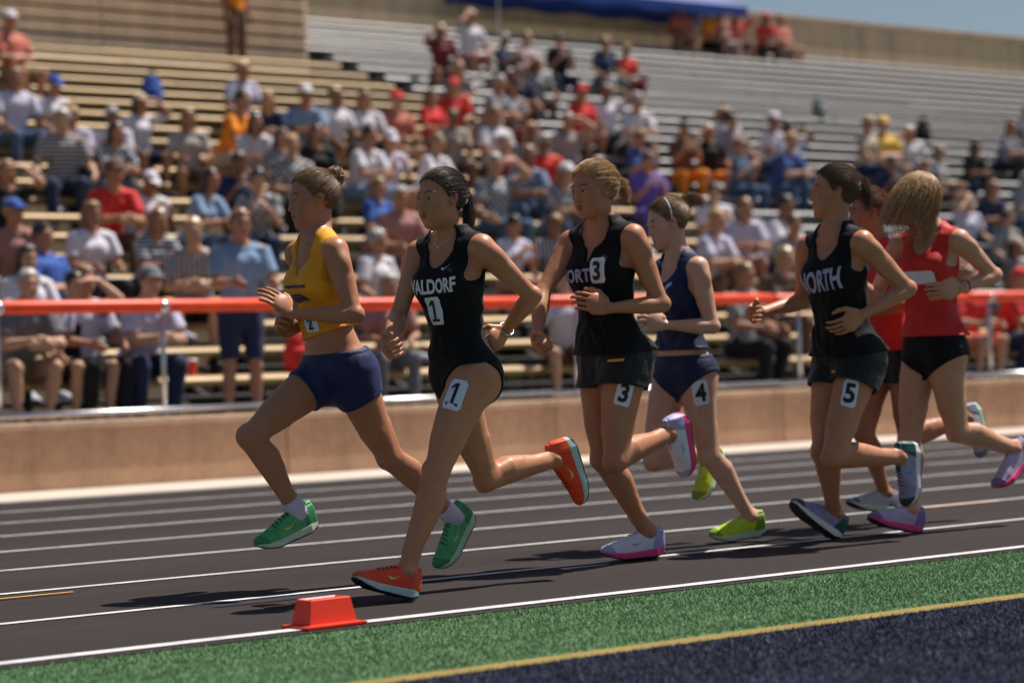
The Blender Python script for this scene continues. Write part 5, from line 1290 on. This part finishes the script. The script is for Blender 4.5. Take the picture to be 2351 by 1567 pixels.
# (photo x, photo y of the chest, shirt, lower garment, its colour, cap)
S_ = [
 (28, 275, 'lilac', 'jeans', ''), (95, 268, 'white', 'navy', 'blue'), (165, 322, 'lilac', 'black', ''), (225, 322, 'white', 'navy', ''), (318, 316, 'white', 'navy', 'cream'),
 (30, 120, 'coral', 'khaki', 'white'), (548, 232, 'lilac', 'grey', ''), (515, 300, 'orange', 'cream', ''), (610, 292, 'navy', 'grey', ''), (668, 296, 'light_blue', 'black', 'white'),
 (745, 300, 'white', 'black', ''), (815, 296, 'white', 'black', ''), (870, 288, 'coral', 'cream', 'red'), (985, 268, 'red', 'khaki', ''), (1040, 262, 'red', 'khaki', 'red'), (1110, 268, 'navy', 'navy', ''),
 (1170, 262, 'navy', 'maroon', 'black'), (1265, 268, 'red', 'pink', 'red'), (1375, 280, 'white', 'black', ''), (1440, 292, 'white', 'black', ''), (1095, 215, 'maroon', 'black', ''), (1230, 205, 'black', 'brown', ''), (1170, 205, 'navy', 'black', ''),
 (1075, 95, 'white', 'pink', 'cream'), (1010, 135, 'maroon', 'khaki', ''), (1150, 145, 'navy', 'maroon', ''), (1215, 140, 'maroon', 'black', ''), (1280, 150, 'black', 'navy', ''), (1430, 152, 'red', 'maroon', ''), (1385, 160, 'navy', 'sage', ''),
 (140, 372, 'black', 'navy', ''), (240, 372, 'navy', 'grey', ''), (430, 350, 'khaki', 'brown', ''), (570, 352, 'white', 'black', ''), (640, 372, 'black', 'black', ''), (700, 372, 'black', 'black', ''),
 (12, 478, 'black', 'brown', ''), (235, 468, 'red', 'brown', 'brown'), (320, 470, 'white', 'black', 'white'), (410, 488, 'light_blue', 'jeans', ''), (590, 500, 'black', 'navy', ''), (545, 470, 'navy', 'black', ''),
 (30, 600, 'pink', 'brown', 'blue'), (110, 615, 'blue', 'white', ''), (55, 668, 'white', 'cream', ''), (205, 585, 'white', 'black', ''), (330, 560, 'navy', 'black', ''),
 (185, 760, 'lilac', 'black', ''), (300, 765, 'lilac', 'navy', 'grey'), (40, 770, 'grey', 'khaki', ''), (100, 772, 'black', 'black', ''),
 (810, 400, 'white', 'light_blue', ''), (880, 398, 'lilac', 'white', 'white'), (940, 400, 'white', 'pink', ''), (860, 480, 'blue', 'pink', ''), (915, 545, 'pink', 'brown', ''), (850, 630, 'white', 'brown', ''), (890, 790, 'pink', 'grey', ''),
 (1035, 345, 'khaki', 'brown', ''), (1130, 345, 'white', 'brown', ''), (1215, 355, 'black', 'maroon', ''), (1300, 352, 'maroon', 'brown', ''), (1150, 395, 'maroon', 'jeans', ''), (1240, 402, 'red', 'jeans', ''), (1190, 445, 'light_blue', 'jeans', ''), (1130, 452, 'navy', 'jeans', ''), (1265, 452, 'navy', 'jeans', 'white'),
 (1460, 380, 'blue', 'navy', ''), (1480, 428, 'purple', 'purple', ''), (1540, 350, 'brown', 'orange', ''), (1600, 345, 'black', 'orange', ''), (1672, 340, 'maroon', 'maroon', ''), (1745, 335, 'white', 'jeans', 'white'), (1805, 352, 'lilac', 'jeans', ''), (1660, 318, 'white', 'black', 'cream'),
 (1690, 400, 'jeans', 'jeans', ''), (1780, 400, 'blue', 'jeans', ''), (1630, 505, 'white', 'pink', ''), (1690, 560, 'lilac', 'pink', ''), (1600, 570, 'lilac', 'brown', ''), (1800, 585, 'sage', 'blue', ''), (1745, 545, 'white', 'navy', ''),
 (2030, 340, 'gold', 'khaki', 'gold'), (1985, 352, 'cream', 'navy', 'cream'), (2085, 350, 'white', 'brown', ''), (2150, 395, 'black', 'brown', ''), (2215, 390, 'black', 'navy', ''), (2290, 350, 'navy', 'black', ''), (2330, 310, 'black', 'black', ''), (2040, 415, 'navy', 'navy', ''),
 (2250, 480, 'navy', 'navy', ''), (2330, 470, 'navy', 'jeans', ''), (2215, 535, 'lilac', 'grey', ''), (2300, 560, 'black', 'black', ''), (2215, 640, 'pink', 'brown', ''), (2300, 640, 'grey', 'brown', 'cream'),
 (2215, 740, 'red', 'coral', ''), (2290, 735, 'red', 'navy', 'red'), (2345, 740, 'red', 'navy', ''), (1700, 755, 'black', 'black', ''), (1760, 700, 'brown', 'brown', ''), (1290, 790, 'white', 'brown', ''), (1560, 62, 'coral', 'pink', ''), (1622, 68, 'orange', 'black', 'red'), (1690, 72, 'red', 'black', ''), (1745, 80, 'red', 'black', 'red'), (1798, 86, 'coral', 'cream', ''), (1655, 40, 'pink', 'white', ''), (1270, 610, 'black', 'navy', ''), (1170, 600, 'lilac', 'pink', ''), (440, 625, 'brown', 'black', ''), (665, 420, 'black', 'black', ''),
]
rc_ = random.Random(21); placed = []
def row_for(px, py, dz=.42):
    best = min(range(0, NROW_R), key=lambda k: abs(proj((hit_y(px, py, row(k)[0])[0], row(k)[0]-.05, row(k)[1]+dz))[1]-py))
    return best
ROWP = {}
for px, py, sh, bt, cp in S_:
    k = row_for(px, py); Y, z = row(k); X = hit_y(px, py, Y)[0]
    lim = ROWP.setdefault(k, [])
    for _ in range(8):
        for q in lim:
            if abs(X-q) < .50: X = q+math.copysign(.52, X-q if X != q else 1)
    if 22.9 < X < 23.9: X = 22.8 if X < 23.4 else 24.0
    if k >= NROW_L and X < 23.3: k = NROW_L-1; Y, z = row(k)
    lim.append(X); placed.append([k, X, sh, bt, cp])
SEATED = ['uprightf', 'uprightm', 'leanm', 'leanf', 'phonef', 'backm', 'sidef', 'sidem', 'uprightf', 'leanm', 'phonef', 'shadef', 'shadem']
ORD = ['zeroth', 'first', 'second', 'third', 'fourth', 'fifth', 'sixth', 'seventh', 'eighth', 'ninth', 'tenth', 'eleventh', 'twelfth', 'thirteenth', 'fourteenth', 'fifteenth', 'sixteenth', 'seventeenth', 'eighteenth', 'nineteenth', 'twentieth', 'twenty-first', 'twenty-second', 'twenty-third', 'twenty-fourth', 'twenty-fifth', 'twenty-sixth', 'twenty-seventh']
placed.sort()
for i, (k, X, sh, bt, cp) in enumerate(placed):
    Y, z = row(k); var = rc_.choice(SEATED); skin = rc_.choice([0, 0, 1, 2, 2, 3]); hc = rc_.randrange(6)
    leg = 'shorts' if bt in ('khaki', 'pink', 'cream', 'coral', 'white') or rc_.random() < .25 else 'trousers'
    if bt == 'jeans': leg = 'trousers'
    o = person(var, (X, Y-.035, z+.004), R(rc_.uniform(-32, 22)), sh, leg, bt, cp, skin, hc, 0 if sh in ('white', 'red', 'orange', 'gold', 'lilac') else rc_.choice([0, 0, 0, 1, 2, 3]))
    n = 1+sum(1 for q in placed[:i] if q[0] == k)
    lab = 'spectator in %s top%s, %s from left on %s row up' % (WORD.get(sh, sh), (' and %s cap' % cp) if cp else ' and %s %s' % (WORD.get(bt, bt), leg), ORD[n], ORD[k+1])
    k_ = rc_.uniform(.94, 1.06); o.scale = (k_*rc_.choice((-1, 1)), k_, k_); tag(o, lab, 'person', 'spectators seated on the bleachers')
# people standing: at the rail, on the aisle, on the top landing
def stander(px, py_head, Y, zf, var, sh, bt, leg, cp, label, rz=0, skin=0, hc=0):
    X = hit_y(px, py_head, Y)[0]
    o = person(var, (X, Y, zf), rz, sh, leg, bt, cp, skin, hc); tag(o, label, 'person', 'spectators standing at the bleachers')
stander(545, 500, 17.15, .404, 'stand_railm', 'light_blue', 'navy', 'shorts', '', 'spectator in light blue shirt and navy shorts standing behind the railing', R(-15), 0, 1)
yk, zk = row(20); stander(540, 40, yk+.30, zk-.17+.0, 'standm', 'orange', 'brown', 'trousers', 'brown', 'spectator in orange shirt and brown cap standing at the top end of the gold section', R(10), 3, 4)

# ------------------------------------------------------------------ bags, bottles and cups left on the benches
def bag_mesh():
    g = Grid((-.25, -.2, -.02), (.25, .2, .50), .012); D = g.new()
    put(g, D, Loft((0, 0, .02), (0, 0, .36), (0, -1, 0), [(0, .15, .10, 0), (.4, .16, .11, 0), (.8, .13, .085, 0), (1, .09, .06, 0)], cap=.3), 0)
    put(g, D, Loft((0, -.09, .05), (0, -.08, .20), (0, -1, 0), [(0, .11, .05, 0), (1, .10, .04, 0)], cap=.4), .02)
    me, _ = sdf_mesh('body', g, D); return me
BAG = bag_mesh(); STRAP = tube_mesh('strap', [(-.06, 0, .37), (-.05, 0, .42), (0, 0, .44), (.05, 0, .42), (.06, 0, .37)], .010, 6)
def lathe(name, prof, n=14):
    V = [(r*math.cos(a), r*math.sin(a), z) for r, z in prof for a in np.linspace(0, 2*math.pi, n, endpoint=False)]
    F_ = [(i*n+j, i*n+(j+1) % n, (i+1)*n+(j+1) % n, (i+1)*n+j) for i in range(len(prof)-1) for j in range(n)]; return poly_mesh(name, V, F_)
BOT = lathe('body', [(.001, 0), (.034, 0), (.036, .01), (.036, .15), (.030, .18), (.014, .205), (.013, .215)]); BCAP = lathe('lid', [(.016, .213), (.016, .235), (.001, .236)])
CUP = lathe('body', [(.001, 0), (.032, 0), (.044, .13), (.046, .13)]); CLID = lathe('lid', [(.048, .128), (.048, .138), (.030, .145), (.001, .145)])
k_i = 0
for kind, col, px, py in (('backpack', 'black', 720, 470), ('backpack', 'navy', 1385, 700), ('backpack', 'red', 690, 815), ('backpack', 'grey', 1400, 215), ('backpack', 'blue', 350, 215), ('backpack', 'black', 2120, 300), ('backpack', 'maroon', 520, 690), ('backpack', 'sage', 1880, 250),
                      ('bottle', 'light_blue', 610, 640), ('bottle', 'white', 770, 590), ('bottle', 'blue', 1320, 560), ('bottle', 'red', 2160, 590), ('cup', 'white', 690, 740), ('cup', 'red', 440, 800), ('cup', 'cream', 1730, 640), ('cup', 'blue', 130, 700)):
    k = row_for(px, py, .12); Y, z = row(k); X = hit_y(px, py, Y)[0]
    while any(abs(X-q) < .48 for q in ROWP.get(k, [])): X += .12
    ROWP.setdefault(k, []).append(X); root = empty(kind, (X, Y+(.0 if kind != 'backpack' else .01), z+.004), R(rc_.uniform(-30, 30))); n_ = ORD[k+1]
    if kind == 'backpack': link('body', BAG, root, cm_(col)); link('strap', STRAP, root, LACE_D)
    elif kind == 'bottle': link('body', BOT, root, simple('bottle '+col, CC[col], .2)); link('lid', BCAP, root, LACE_D)
    else: link('body', CUP, root, simple('cup '+col, CC[col], .4)); link('lid', CLID, root, SOLE_W)
    tag(root, '%s %s standing on the bench of %s row up' % (WORD.get(col, col), kind, n_), kind, 'belongings left on the benches')
for sp in RUNNERS: make_runner(sp)
print('total', round(time.time()-T_START, 1))
